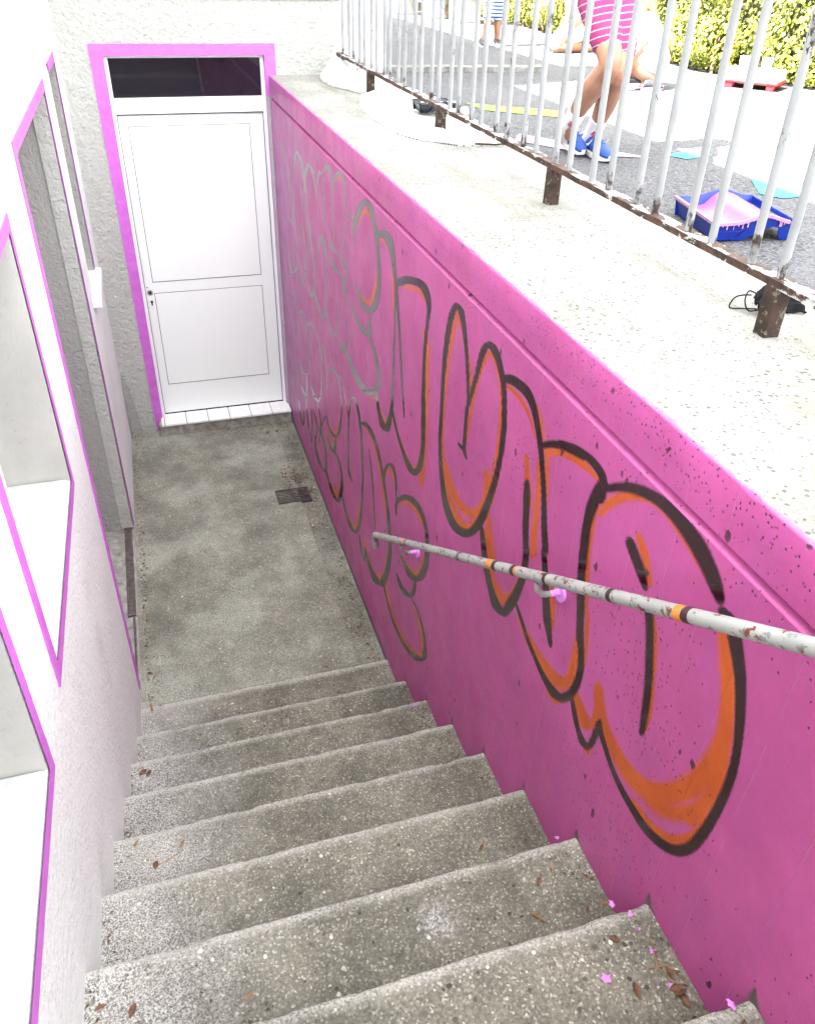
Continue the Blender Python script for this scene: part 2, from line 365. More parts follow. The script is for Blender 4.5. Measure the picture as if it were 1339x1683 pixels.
M = dict(pink=m_pink_wall(),
         steps=m_steps(), landing=m_landing(), gutter=m_landing('gutter_concrete', .86), ledge=m_ledge(), asphalt=m_asphalt(),
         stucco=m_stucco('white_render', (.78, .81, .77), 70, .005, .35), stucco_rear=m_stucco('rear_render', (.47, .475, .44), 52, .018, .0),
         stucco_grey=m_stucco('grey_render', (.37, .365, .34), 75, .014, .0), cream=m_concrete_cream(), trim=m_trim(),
         bar=m_chipped('bar_paint', .63, zfoot=2.435), rail=m_rail(), rust=m_rust(),
         pipe=m_chipped('handrail_paint', .56, paint=(.34, .34, .32), scale=62, vs=(1, .6, 1), metal=(.20, .20, .195), rustcol=(.13, .03, .015)),
         white=plain('white_lacquer', (.84, .88, .85), .35, .006, 12, .01), seam=plain('dark_seam', (.05, .06, .09), .7),
         tile=plain('white_tile', (.80, .80, .79), .3, .05, 20, .05), grout=plain('grout', (.30, .29, .26), .9),
         threshold=plain('threshold_concrete', (.27, .26, .23), .9, .35, 18, .5), brown=plain('brown_threshold_bar', (.085, .062, .058), .6, .4, 30, .4),
         cloth=plain('white_sheet', (.58, .575, .56), .9, .05, 20, .3), black=plain('black_cloth', (.004, .004, .005), .8, .3, 60, .3, 0.0, .2),
         blue=plain('blue_plastic', (.003, .019, .20), .32, .15, 8, .05), traypaint=plain('wet_pink_paint', (.26, .072, .245), .35, .10, 25, .25), paintdrip=plain('pale_pink_paint', (.36, .17, .34), .45, .15, 40, .3),
         slate=plain('dark_grey_plastic', (.012, .016, .024), .35, .2, 20, .1), roller=plain('roller_fleece', (.80, .80, .77), .95, .05, 60, .6),
         iron=plain('cast_iron', (.075, .062, .060), .6, .4, 60, .5, .4),
         leafA=m_leafy('hedge_leaf', (.075, .105, .014), (.33, .33, .060)), deadleaf=plain('dead_leaf', (.10, .042, .018), .7, .5, 60, .3), deadleaf2=plain('tan_dead_leaf', (.24, .12, .045), .7, .4, 60, .3),
         bark=plain('hedge_stems', (.11, .075, .045), .9, .4, 40, .6), core=plain('hedge_dark_core', (.035, .04, .018), .95, .6, 25, .8),
         skin=m_skin(), blond=plain('blond_hair', (.52, .34, .13), .6, .35, 40, .6), brownhair=plain('brown_hair', (.07, .035, .02), .5, .4, 40, .6),
         shorts=m_stripes('pink_striped_jersey', (.25, .020, .11), (.50, .31, .41), .0285, (-.10, .30, .95)), navy=m_stripes('blue_striped_jersey', (.03, .07, .30), (.75, .78, .85), .03, (0, .1, 1), .45),
         whitecloth=plain('white_cotton', (.82, .82, .80), .9, .04, 20, .2), shoeblue=plain('blue_shoe_mesh', (.010, .055, .27), .6, .25, 90, .5), sock=plain('white_sock', (.80, .76, .76), .95, .06, 60, .4), sockmark=plain('purple_sock_flower', (.24, .05, .11), .9),
         sole=plain('shoe_sole', (.70, .68, .68), .6, .1, 30, .2), darkshoe=plain('dark_shoe', (.03, .03, .035), .6), purple=plain('purple_trim', (.40, .22, .55), .6), eye=plain('eye', (.02, .02, .02), .2),
         red=plain('red_plastic', (.52, .015, .025), .35, .1, 10, .05), yellow=plain('yellow_plastic', (.80, .66, .02), .4, .08, 10, .05), wood=plain('weathered_wood', (.20, .15, .10), .8, .3, 14, .4), stonewhite=plain('white_painted_stone', (.60, .605, .58), .85, .15, 16, .5),
         chalkg=plain('green_paint', (.17, .40, .03), .85, .15, 40, .3), chalky=plain('yellow_paint', (.45, .41, .04), .85, .15, 40, .3), chalkp=plain('pale_pink_ground_paint', (.36, .22, .36), .85, .2, 40, .3), chalkc=plain('turquoise_paint', (.03, .33, .32), .85, .15, 40, .3),
         kerb=plain('kerb_stone', (.15, .145, .135), .9, .3, 20, .6), inner=plain('dark_interior', (.02, .018, .022), .9), violet=plain('flange_paint', (.70, .26, .74), .5, .1, 40, .4),
         bandd=plain('dark_band_paint', (.035, .012, .014), .45, .2, 50, .2), bando=plain('orange_band_paint', (.60, .19, .025), .45, .15, 50, .2), pinkdrop=plain('pink_paint_drop', (.50, .17, .50), .5, .2, 60, .1), metal=plain('brushed_metal', (.55, .55, .56), .35, .05, 30, .05, .9))
def m_glass():
    n = NT('dark_glass'); n.fin((.012, .010, .016), .03, None, spec=.6); return n.m
M['glass'] = m_glass()
# spray-painted lettering on the wall: colour, edge softness, left/right edge points along the stroke (mm, y then z)
STROKES = [
('o',0.25,'2173 2094 2136 2105 2199 2031 2156 2045 2216 1953 2181 1966 2229 1864 2196 1878 2236 1774 2205 1788 2239 1671 2207 1687 2229 1582 2191 1604 2202 1512 2154 1545 2153 1455 2100 1496 2087 1428 2036 1474 2010 1427 1967 1478 1921 1471 1941 1492 1834 1557 1908 1536 1788 1639 1860 1607 1761 1724 1828 1690 1750 1799 1806 1770 1743 1881 1796 1855 1746 1955 1796 1930 1758 2013 1802 1991 1782 2056 1819 2036 1813 2086 1845 2067 1852 2101 1878 2081 1905 2092 1890 2084 1941 2052 1907 2060 1968 1996 1938 2006 1990 1928 1961 1939 2001 1867 1976 1878 2010 1811 1984 1823 2019 1759 1998 1769'),
('o',0.2,'2182 1567 2163 1580 2137 1508 2087 1547 2057 1484 2011 1528 1957 1506 1937 1552 1840 1591 1893 1587 1784 1682 1857 1645 1793 1729 1856 1689 1817 1744 1858 1716'),
('o',0.25,'2167 2087 2140 2102 2122 2073 2100 2084 2092 2038 2067 2051 2062 2003 2033 2018 2038 1962 2008 1977 2020 1922 1997 1933 2011 1886 1997 1893'),
('o',0.3,'1779 2047 1765 2063 1736 2050 1719 2068 1688 2051 1669 2068 1648 2044 1629 2059 1614 2030 1599 2040 1576 2004 1567 2010'),
('o',0.3,'1585 2083 1575 2089 1560 2055 1542 2066 1536 2030 1525 2038 1509 1983 1499 1989'),
('o',0.35,'1621 1914 1588 1934 1610 1886 1575 1909 1602 1853 1561 1881 1556 1817 1541 1829'),
('o',0.3,'1537 1923 1517 1934 1532 1858 1504 1875 1530 1798 1498 1818 1526 1743 1494 1764 1521 1687 1485 1712'),
('o',0.3,'1523 1992 1519 2011 1466 2015 1464 2036 1418 2039 1414 2060 1366 2059 1357 2080 1326 2069 1316 2088'),
('o',0.3,'1509 1991 1487 2004 1502 1944 1477 1959 1489 1885 1467 1899 1474 1827 1462 1835'),
('o',0.3,'1825 1600 1783 1631 1805 1563 1762 1596 1785 1521 1740 1557 1759 1482 1713 1521'),
('o',0.3,'1824 1526 1783 1558 1786 1453 1743 1491 1743 1405 1696 1452 1688 1376 1630 1456 1591 1446 1632 1455 1540 1533 1593 1508 1519 1616 1557 1595'),
('o',0.3,'1481 1718 1517 1691 1493 1801 1533 1775 1503 1883 1535 1863 1522 1957 1548 1941'),
('o',0.3,'1505 2001 1508 2012 1448 2032 1443 2052 1382 2048 1371 2070 1317 2062 1305 2082 1270 2067 1260 2082'),
('o',0.4,'1223 2009 1250 2007 1186 2056 1221 2064 1143 2097 1156 2121 1089 2130 1083 2158 1036 2138 1020 2168 983 2127 955 2170 933 2114 903 2155 885 2103 866 2130'),
('o',0.35,'1099 2035 1076 2058 1070 2010 1043 2035 1038 1977 1019 1995'),
('o',0.3,'1261 2012 1244 2020 1270 1952 1245 1966 1265 1890 1242 1905 1253 1814 1228 1833 1241 1736 1211 1760'),
('o',0.3,'1394 1662 1367 1685 1379 1617 1347 1645 1359 1570 1340 1587'),
('o',0.3,'1001 1911 982 1929 981 1874 961 1894 962 1811 941 1831'),
('o',0.35,'821 2021 788 2057 801 1982 762 2024 782 1942 741 1985 768 1898 725 1940 761 1845 709 1889 771 1779 703 1818 789 1715 721 1723 818 1651 773 1612 848 1606 842 1526 886 1569 911 1478 940 1548 975 1470 997 1547 1033 1484 1044 1563 1082 1508 1067 1593 1113 1535 1084 1617 1127 1568'),
('o',0.35,'739 1852 714 1877 733 1795 697 1827 740 1723 692 1757 749 1659 703 1677 769 1618 724 1614'),
('o',0.6,'889 1494 869 1556 834 1503 820 1586 764 1567 781 1623 710 1665 756 1666 693 1759 733 1744'),
('o',0.35,'903 1443 889 1476 845 1442 829 1492 791 1468 786 1519 743 1523 757 1552 708 1597 735 1595 696 1668 720 1657'),
('o',0.3,'1207 1478 1180 1514 1173 1440 1132 1501 1128 1434 1108 1495 1073 1515 1113 1489 1075 1577 1114 1542'),
('o',0.3,'1530 1438 1511 1461 1476 1409 1438 1457 1404 1398 1363 1460 1330 1398 1289 1478 1246 1445 1260 1493 1196 1544 1251 1508 1204 1610 1245 1575 1218 1654 1242 1634'),
('o',0.35,'1218 1733 1199 1749 1204 1668 1183 1686 1187 1604 1174 1616'),
('o',0.35,'994 1909 978 1924 973 1855 956 1872 952 1780 934 1797 937 1716 919 1734 928 1667 918 1676'),
('o',0.4,'1118 1395 1105 1415 1095 1380 1084 1411 1072 1424 1085 1419'),
('o',0.4,'1318 1360 1306 1382 1275 1369 1266 1396 1236 1413 1239 1423'),
('o',0.35,'2470 1908 2433 1927 2450 1870 2377 1903 2446 1769 2372 1802 2448 1659 2368 1698 2447 1507 2364 1552 2447 1344 2370 1390'),
('o',0.35,'2724 1983 2719 1994 2608 2013 2593 2035 2516 2031 2479 2057 2460 2023 2430 2039'),
('o',0.35,'3019 2063 3009 2075 2951 2073 2896 2104 2883 2061 2836 2079 2850 2025 2816 2036 2847 1927 2818 1938 2817 1828 2787 1840'),
('o',0.35,'3365 2016 3402 2008 3279 2080 3358 2071 3226 2101 3226 2127 3184 2106 3112 2134 3113 2079 3081 2090'),
('o',0.35,'3376 1738 3348 1753 3294 1724 3234 1761 3148 1761 3191 1770 3059 1834 3132 1814 3031 1914 3075 1901 3029 1982 3051 1975'),
('o',0.35,'3729 2117 3768 2116 3694 2135 3672 2155 3641 2130 3604 2144'),
('o',0.35,'3200 1312 3177 1342 3091 1355 3030 1398 3053 1324 3005 1352 2994 1297 2942 1333 2886 1330 2919 1334 2831 1402 2866 1390'),
('o',0.35,'2975 1348 2951 1362 2924 1313 2876 1350 2839 1367 2860 1367'),
('o',0.35,'2797 1394 2771 1411 2703 1353 2663 1380 2611 1322 2562 1360 2500 1339 2503 1364 2413 1438 2459 1422'),
('o',0.35,'4146 580 4091 616 4066 550 3971 638 3865 697 3946 672'),
('o',0.35,'4131 682 4078 715 4036 678 3974 723 3865 753 3932 738 3760 866 3821 841'),
('o',0.35,'4141 261 4084 303 4070 227 3938 331 3822 360 3964 299 3779 476 3850 435'),
('o',0.35,'3740 324 3692 361 3644 301 3551 382 3451 390 3510 390 3334 547 3426 490 3317 660 3367 629'),
('o',0.35,'3250 1120 3218 1142 3132 1122 3086 1152 3028 1057 2983 1087 2959 973 2914 1003 2916 871 2883 894'),
('o',0.35,'3289 441 3256 466 3253 375 3197 422 3143 337 3068 409 2963 424 2986 455 2824 602 2920 538 2810 721 2855 690'),
('o',0.35,'2892 1076 2920 1064 2834 1143 2870 1135 2821 1149 2780 1181 2774 1130 2746 1150'),
('o',0.35,'2685 1062 2695 1069 2589 1131 2576 1162 2502 1164 2457 1208 2408 1165 2372 1198'),
('o',0.35,'2645 822 2615 851 2579 800 2507 877 2455 850 2442 912 2328 988 2404 946 2316 1072 2361 1042'),
('o',0.35,'2884 448 2851 478 2762 387 2726 424 2599 382 2563 423 2452 429 2416 481 2313 542 2356 524 2290 638 2333 597 2344 690 2373 662 2419 724 2443 700'),
('o',0.4,'3344 400 3311 427 3298 367 3250 408 3240 372 3210 399'),
('d',0.18,'1996 1705 2012 1693 2007 1722 2039 1703 2011 1741 2038 1726 2012 1793 2041 1778 2010 1856 2040 1842 1991 1904 2021 1893 1974 1947 2005 1936 1952 2000 1987 1988 1932 2055 1972 2042 1910 2093 1953 2084 1905 2099 1914 2117 1894 2101 1858 2128 1859 2091 1822 2113 1829 2070 1795 2089 1805 2043 1772 2060 1789 2006 1756 2023 1778 1958 1744 1975 1772 1911 1737 1928 1773 1863 1739 1880 1780 1810 1745 1827 1795 1746 1757 1764 1823 1671 1778 1693 1863 1581 1809 1605 1916 1497 1861 1513 1954 1459 1948 1427 2009 1431 2053 1377 2070 1426 2127 1376 2127 1447 2179 1407 2171 1492 2214 1462 2204 1555 2239 1534 2224 1633 2256 1615 2228 1722 2260 1706 2228 1799 2262 1783 2223 1881 2262 1865 2211 1964 2256 1946 2193 2040 2242 2023 2171 2094 2222 2081 2153 2116 2176 2128 2149 2112 2108 2134 2120 2088 2083 2105 2094 2052 2062 2067 2074 2013 2046 2026 2058 1972 2032 1985 2043 1930 2020 1942 2035 1895 2014 1905 2030 1847 2015 1854'),
('d',0.2,'2077 1701 2064 1714 2059 1698 2040 1720 2031 1707 2017 1728'),
('d',0.2,'1795 2050 1793 2075 1755 2065 1741 2098 1716 2073 1687 2109 1673 2077 1637 2111 1638 2073 1603 2099 1609 2057 1577 2078 1584 2032 1555 2051 1562 2003 1534 2021 1540 1968 1514 1984 1522 1931 1497 1947 1505 1888 1479 1906 1490 1838 1462 1858 1477 1791 1446 1814 1459 1747 1427 1772'),
('d',0.25,'1461 1732 1433 1755 1438 1675 1407 1700 1422 1619 1386 1651 1403 1565 1364 1601 1377 1537 1347 1567 1357 1516 1336 1539'),
('d',0.3,'1601 1848 1568 1869 1599 1818 1556 1846 1590 1781 1549 1808 1583 1737 1543 1764 1568 1692 1533 1717 1558 1658 1525 1683'),
('d',0.25,'1557 1663 1519 1688 1559 1591 1517 1619 1578 1522 1530 1550 1612 1450 1554 1477 1636 1398 1610 1382 1652 1397 1698 1339 1701 1407 1742 1366 1746 1443 1786 1408 1781 1494 1822 1461 1816 1545 1849 1519'),
('d',0.2,'1530 1999 1541 2011 1489 2025 1495 2043 1445 2047 1440 2070 1398 2062 1388 2088 1344 2077 1334 2104'),
('d',0.2,'1460 2045 1455 2067 1402 2067 1393 2092 1346 2082 1332 2107 1303 2085 1283 2110 1273 2080 1249 2104 1258 2068 1231 2086 1259 2036 1227 2054'),
('d',0.25,'1267 2076 1236 2088 1286 2035 1238 2053 1297 1992 1248 2014 1298 1941 1259 1963 1295 1885 1255 1911 1287 1832 1249 1858 1278 1786 1245 1811 1259 1721 1228 1746 1238 1646 1208 1674'),
('d',0.3,'1236 2059 1246 2074 1189 2092 1198 2112 1146 2116 1146 2144 1098 2134 1089 2166 1054 2143 1037 2178 1009 2142 986 2181 972 2135 944 2177 939 2125 907 2169 907 2112 875 2153 881 2099 851 2136 856 2089 835 2115'),
('d',0.25,'831 2071 818 2095 813 2064 792 2095 796 2043 769 2075 775 2018 750 2047 755 1988 731 2014 737 1948 714 1971 722 1909 701 1931 710 1867 690 1887 703 1818 681 1837 702 1759 678 1777 707 1688 681 1706 718 1614 689 1631 730 1565 703 1568 743 1536 729 1511 764 1507 767 1468 800 1480 809 1441 842 1463 855 1425 891 1457 905 1425 940 1458 954 1430 985 1468 999 1445 1024 1490 1038 1467 1051 1509 1068 1485 1077 1534 1088 1507 1093 1479 1070 1500 1100 1434 1072 1454 1105 1419 1095 1400 1113 1417 1132 1380 1141 1423 1159 1398 1171 1451 1190 1427 1196 1478 1211 1459'),
('d',0.25,'1287 1839 1252 1865 1274 1776 1241 1802 1256 1715 1223 1743 1239 1660 1209 1687 1216 1609 1189 1635 1208 1553 1176 1579 1224 1482 1187 1502 1248 1442 1230 1422 1266 1428 1288 1380 1324 1413 1346 1379 1389 1418 1406 1395 1454 1438 1470 1418 1501 1464 1518 1445 1541 1483 1557 1466'),
('d',0.35,'1125 1999 1095 2031 1101 1984 1070 2017 1076 1970 1047 2001 1049 1958 1031 1978'),
('d',0.3,'1023 1916 995 1941 1005 1880 979 1904 991 1839 964 1864 974 1786 947 1811 960 1729 934 1754 953 1685 927 1709 944 1645 925 1664'),
('d',0.25,'3043 2060 3067 2083 2983 2083 2943 2123 2931 2084 2842 2122 2876 2056 2805 2082 2837 2015 2789 2032 2806 1955 2763 1971 2780 1893 2742 1908 2753 1816 2720 1830 2724 1716 2695 1729 2697 1613 2668 1627 2658 1500 2639 1510'),
('d',0.25,'2807 2011 2783 2019 2806 1870 2782 1879 2814 1677 2783 1691 2826 1510 2784 1530 2862 1399 2803 1427 2929 1299 2847 1326 2906 1326 2981 1275 2972 1342 3025 1311 3012 1384 3060 1358 3040 1423 3082 1401'),
('d',0.25,'2751 1976 2787 1992 2662 2016 2673 2043 2576 2041 2547 2079 2511 2053 2450 2091 2459 2042 2399 2070 2435 2016 2387 2034 2439 1963 2401 1977 2448 1906 2413 1920 2457 1827 2422 1842 2456 1728 2424 1743 2449 1621 2416 1638 2436 1512 2403 1531'),
('d',0.25,'2455 1803 2422 1818 2443 1695 2409 1712 2432 1566 2393 1587 2442 1462 2393 1488 2479 1378 2414 1408 2502 1354 2489 1329 2527 1347 2585 1299 2610 1353 2653 1322 2693 1381 2729 1357 2760 1425 2792 1406 2787 1451 2815 1436'),
('d',0.25,'3395 1977 3442 1965 3358 2033 3429 2017 3301 2091 3379 2077 3248 2131 3317 2126 3237 2138 3214 2166 3201 2138 3129 2165 3147 2112 3082 2133 3099 2068 3039 2088 3068 2013 3014 2031 3050 1946 2996 1964 3052 1878 2991 1898 3088 1806 3010 1829 3148 1753 3071 1765 3171 1742 3200 1703 3226 1732 3303 1691 3311 1741 3368 1715 3368 1771 3401 1757'),
('d',0.25,'3502 1642 3473 1654 3442 1601 3396 1624 3342 1580 3278 1616 3241 1585 3195 1624 3138 1643 3210 1620 3158 1663 3202 1645'),
('d',0.2,'3157 1733 3127 1744 3170 1666 3139 1679 3173 1605 3124 1627 3114 1574 3061 1600 3068 1530 3009 1559 3043 1474 2984 1501 3092 1409 3018 1430 3157 1372 3187 1326 3264 1347 3353 1285 3389 1341 3477 1289 3496 1353 3570 1313 3566 1374 3627 1343 3633 1375 3685 1347'),
('d',0.3,'5148 2011 5113 2019 5101 1967 5060 1976 5064 1905 5029 1913 5043 1801 5015 1808 5058 1686 5030 1693'),
('d',0.25,'4827 1835 4859 1828 4791 1937 4835 1928 4733 2009 4812 1995 4695 2037 4734 2045 4681 2028 4598 2050 4612 2004 4555 2018 4572 1969 4521 1981 4558 1928 4518 1937'),
('d',0.25,'4514 1888 4554 1879 4471 1957 4526 1945 4423 2010 4497 1997 4370 2037 4403 2047 4352 2033 4271 2057 4296 2010 4240 2024 4260 1972 4219 1982 4232 1917 4206 1924'),
('d',0.25,'4179 1995 4198 1991 4142 2036 4174 2029 4086 2075 4123 2076 4077 2058 4058 2074 4000 2092 4048 2086 3934 2127 3995 2124 3936 2130 3883 2153 3885 2122 3836 2136 3844 2090 3815 2097 3831 2050 3806 2057'),
('d',0.25,'3797 2050 3822 2045 3766 2099 3802 2092 3713 2142 3767 2135 3680 2159 3679 2177 3662 2153 3598 2172 3616 2133 3575 2144 3589 2100 3560 2107 3587 2044 3561 2050 3607 1980 3580 1987 3633 1913 3610 1919 3675 1835 3651 1842'),
('d',0.25,'4038 2055 4020 2059 4029 1990 4006 1996 4040 1919 4017 1925 4080 1815 4056 1821'),
('d',0.25,'3819 2036 3802 2040 3830 1964 3809 1970 3842 1881 3816 1888 3848 1810 3827 1817'),
('d',0.25,'4512 1918 4483 1925 4504 1850 4470 1859 4489 1752 4455 1762 4478 1703 4416 1721 4466 1648 4387 1673 4432 1622 4375 1640 4401 1568 4367 1579 4399 1487 4359 1501 4397 1416 4351 1432 4431 1355 4368 1376 4446 1336 4449 1320 4478 1339 4530 1317 4537 1357 4574 1343'),
('d',0.3,'4879 1812 4846 1820 4915 1722 4875 1732 4952 1673 4884 1691 4945 1613 4897 1627 4908 1566 4867 1578 4897 1494 4856 1507 4892 1414 4843 1430 4870 1343 4822 1360 4821 1299 4755 1324 4707 1290 4724 1299 4623 1373 4686 1352 4583 1466 4633 1450 4579 1567 4622 1554 4602 1626 4639 1615 4623 1669 4653 1660'),
('d',0.3,'5241 1532 5257 1530 5123 1578 5135 1584 5071 1584 5011 1607 5002 1579 4955 1595'),
('d',0.3,'5202 1453 5171 1462 5221 1355 5182 1368 5206 1271 5144 1293 5133 1235 5064 1266 4954 1307 5011 1295 4877 1365 4925 1351 4854 1414 4888 1404'),
('d',0.3,'4655 1906 4637 1910 4651 1855 4627 1861 4638 1796 4614 1803 4641 1744 4622 1748'),
('d',0.25,'4217 1574 4243 1565 4199 1646 4235 1635 4146 1711 4207 1695 4083 1775 4152 1765 4107 1752 4036 1776 4061 1713 4013 1729 4037 1656 3999 1669 4022 1586 3988 1598 4039 1504 4005 1516 4077 1422 4037 1436'),
('d',0.25,'3938 1787 3914 1797 3906 1773 3839 1801 3835 1770 3786 1791 3769 1775 3748 1785'),
('d',0.25,'3922 1716 3891 1728 3894 1679 3810 1714 3809 1677 3748 1707 3747 1691 3726 1702'),
('d',0.25,'3709 1806 3681 1816 3707 1778 3648 1800 3641 1768 3599 1784 3601 1750 3566 1763 3596 1716 3564 1727'),
('d',0.25,'3716 1712 3692 1721 3696 1685 3636 1709 3664 1673 3611 1693 3641 1640 3621 1647'),
('d',0.3,'3532 1941 3551 1937 3498 1993 3524 1986 3465 2053 3490 2050 3459 2032 3435 2039 3437 1993 3409 2002 3416 1921 3402 1926'),
('d',0.3,'3550 1920 3535 1924 3561 1852 3542 1858 3585 1756 3562 1763 3600 1682 3576 1691 3599 1599 3579 1606'),
('d',0.3,'4390 1422 4356 1435 4367 1363 4322 1381 4296 1326 4248 1347 4231 1305 4164 1336 4140 1307 4157 1316 4063 1376 4129 1353 4030 1453 4070 1439 4011 1522 4040 1512'),
('d',0.3,'4077 1377 4052 1388 4014 1341 3981 1357 3959 1308 3904 1335 3874 1319 3887 1328 3811 1375 3851 1360 3782 1454 3805 1445 3776 1531 3794 1525'),
('d',0.3,'3830 1352 3808 1362 3777 1331 3747 1346 3739 1313 3679 1346 3650 1326 3663 1337 3585 1387 3626 1371 3564 1451 3589 1441 3570 1536 3590 1528 3583 1626 3603 1619 3594 1688 3622 1677'),
('d',0.3,'5104 1118 5066 1133 5056 1070 5003 1091 4996 1021 4958 1037 4990 958 4952 973 5031 848 5000 860'),
('d',0.3,'4908 1053 4935 1047 4856 1084 4833 1107 4795 1089 4732 1119 4713 1079 4667 1099 4636 1060 4603 1074 4610 977 4577 991 4645 833 4604 851 4718 727 4670 748'),
('d',0.3,'4635 1054 4674 1040 4577 1105 4650 1083 4550 1121 4512 1150 4438 1143 4389 1168 4354 1131 4314 1150 4303 1087 4263 1106 4262 1034 4227 1050 4264 942 4229 958 4290 836 4254 853 4350 744 4291 770 4392 701 4396 682 4464 689 4525 653 4565 695 4598 677'),
('d',0.3,'4222 1098 4250 1088 4189 1150 4201 1153 4170 1126 4133 1144 4135 1078 4108 1091 4112 1041 4091 1051'),
('d',0.3,'4958 713 4927 728 4947 647 4902 670 4880 647 4834 676 4795 682 4739 711 4769 634 4725 654 4800 556 4763 573'),
('d',0.3,'4998 501 4961 522 4941 482 4849 536 4844 503 4772 543 4813 484 4784 500'),
('d',0.3,'4095 930 4117 919 4086 994 4119 979 4027 1060 4074 1044 3978 1091 3964 1114 3912 1105 3860 1138 3834 1113 3800 1138 3780 1140 3736 1171 3724 1141 3693 1157 3686 1104 3664 1116 3641 1049 3619 1061 3602 974 3575 988 3607 837 3580 852'),
('d',0.3,'3820 1112 3792 1127 3789 1088 3761 1102 3767 1031 3739 1045 3758 967 3725 984 3794 873 3751 894 3859 773 3798 801 3920 720 3922 697 3996 699 4054 660 4080 696 4124 669 4142 720 4175 701'),
('d',0.2,'5117 317 5083 335 5107 245 5056 272 5062 205 4996 242 4974 204 5002 203 4909 294 4957 270 4896 376 4928 360'),
('d',0.2,'4836 458 4806 474 4814 367 4769 392 4769 287 4717 317 4667 251 4714 231 4612 402 4655 379 4602 527 4650 504 4559 520 4514 547 4490 487 4444 514 4487 427 4440 452 4565 319 4525 340'),
('d',0.2,'4432 655 4413 665 4385 625 4354 642 4354 574 4317 595 4385 483 4347 503 4464 355 4431 372'),
('d',0.2,'4228 669 4190 686 4295 601 4255 619 4354 527 4316 547 4310 495 4273 517 4240 473 4211 491'),
('d',0.25,'4413 490 4376 514 4289 460 4216 505 4240 377 4165 421 4307 251 4230 280 4367 261 4457 200 4488 292 4572 240 4518 363 4574 330'),
('d',0.25,'4160 567 4126 589 4086 532 4013 582 3928 606 4006 570 3898 700 3941 678'),
('d',0.25,'3992 562 3943 597 3880 575 3820 616 3809 512 3747 551 3852 372 3768 422 3902 300 3891 279 3997 274 4072 216 4107 288 4179 238 4193 313 4255 272'),
('d',0.25,'3529 662 3555 643 3558 688 3622 645 3587 712 3634 684 3580 849 3621 826 3566 997 3606 976 3524 1113 3566 1094 3483 1166 3483 1184 3435 1157 3388 1184 3375 1097 3328 1124 3338 986 3295 1011 3323 824 3279 851 3346 642 3297 674 3401 480 3334 523 3483 368 3435 376 3540 353 3610 294 3665 359 3719 318 3739 397 3785 364'),
('d',0.25,'3341 1090 3355 1092 3290 1120 3252 1161 3193 1143 3131 1187 3083 1134 3032 1168 3012 1093 2967 1122 2957 1032 2913 1062 2905 959 2861 990 2866 872 2816 908 2842 778 2786 819 2848 672 2778 723 2899 535 2810 596 2988 411 2909 438 2999 411 3082 322 3108 389 3182 321 3189 402 3245 355 3269 402 3246 411 3306 297 3262 318 3313 340 3356 305 3362 402 3397 376'),
('d',0.25,'3189 1038 3171 1049 3150 947 3117 968 3120 848 3088 869 3096 749 3067 769 3081 665 3059 681'),
('d',0.25,'2905 1039 2937 1020 2886 1107 2929 1084 2846 1160 2878 1152 2820 1173 2784 1205 2776 1164 2737 1191 2750 1122 2716 1144 2744 1070 2721 1085'),
('d',0.25,'2710 1011 2739 991 2705 1054 2750 1027 2665 1096 2708 1090 2597 1147 2588 1181 2518 1184 2472 1233 2430 1202 2385 1241 2365 1183 2326 1214 2342 1131 2298 1164 2343 1055 2284 1097 2367 975 2296 1022 2406 912 2341 938 2428 888 2449 837 2489 859 2548 795 2570 842 2610 804 2640 841 2661 822'),
('d',0.25,'2699 663 2666 694 2658 641 2607 693 2564 665 2524 720 2454 753 2500 737 2422 826 2471 791 2419 861 2454 835'),
('d',0.25,'2916 435 2888 460 2842 382 2816 407 2750 347 2720 379 2622 348 2586 390 2491 385 2452 439 2361 464 2342 514 2254 588 2313 541 2271 656 2304 624 2320 712 2343 688 2390 738 2409 719 2465 735 2484 715'),
]
LEAVES= [(-0.313, 3.065, 0), (-0.325, 3.57, 0), (-0.312, 3.506, 0), (-0.312, 2.811, 0.03), (-0.27, 2.814, 0.03), (0.531, 2.878, 0.0), (0.775, 2.894, 0), (0.71, 3.21, 0), (0.576, 5.354, 0), (0.622, 5.305, 0), (0.69, 5.306, 0), (0.759, 5.214, 0), (0.766, 5.103, 0), (0.727, 4.731, 0), (0.743, 4.639, 0), (0.737, 4.441, 0), (0.707, 4.056, 0), (0.75, 4.112, 0), (-0.313, 4.252, 0), (-0.303, 2.164, 0.363), (-0.323, 2.176, 0.363), (-0.376, 2.185, 0.363), (-0.176, 1.577, 0.726), (-0.234, 1.4, 0.907), (-0.308, 1.615, 0.726), (0.689, 0.976, 1.089), (0.733, 0.997, 1.089), (0.646, 0.897, 1.089), (0.656, 0.886, 1.089), (0.738, 0.796, 1.27), (0.804, 0.624, 1.27), (0.797, 0.595, 1.27), (0.854, 0.585, 1.27), (0.847, 0.568, 1.27), (0.716, 0.613, 1.27), (0.726, 0.718, 1.27), (-0.314, 0.879, 1.27), (-0.252, 0.855, 1.27), (-0.032, 0.82, 1.27), (0.542, 1.707, 0.544), (0.64, 1.206, 0.907)]
SPLATS= [(0.668, 0.651, 1.27, 0.016), (0.789, 0.676, 1.27, 0.009), (0.787, 0.724, 1.27, 0.006), (0.785, 0.758, 1.27, 0.01), (0.79, 0.6, 1.27, 0.012), (0.793, 0.482, 1.452, 0.012), (0.78, 2.22, 0.363, 0.013), (0.786, 1.074, 1.089, 0.008), (0.757, 0.789, 1.27, 0.012)]

# ------------------------------------------------------------------ ground, landing, stairs
def lw_x(y): return -0.39 + 0.01*y          # face of the house wall beside the stairs

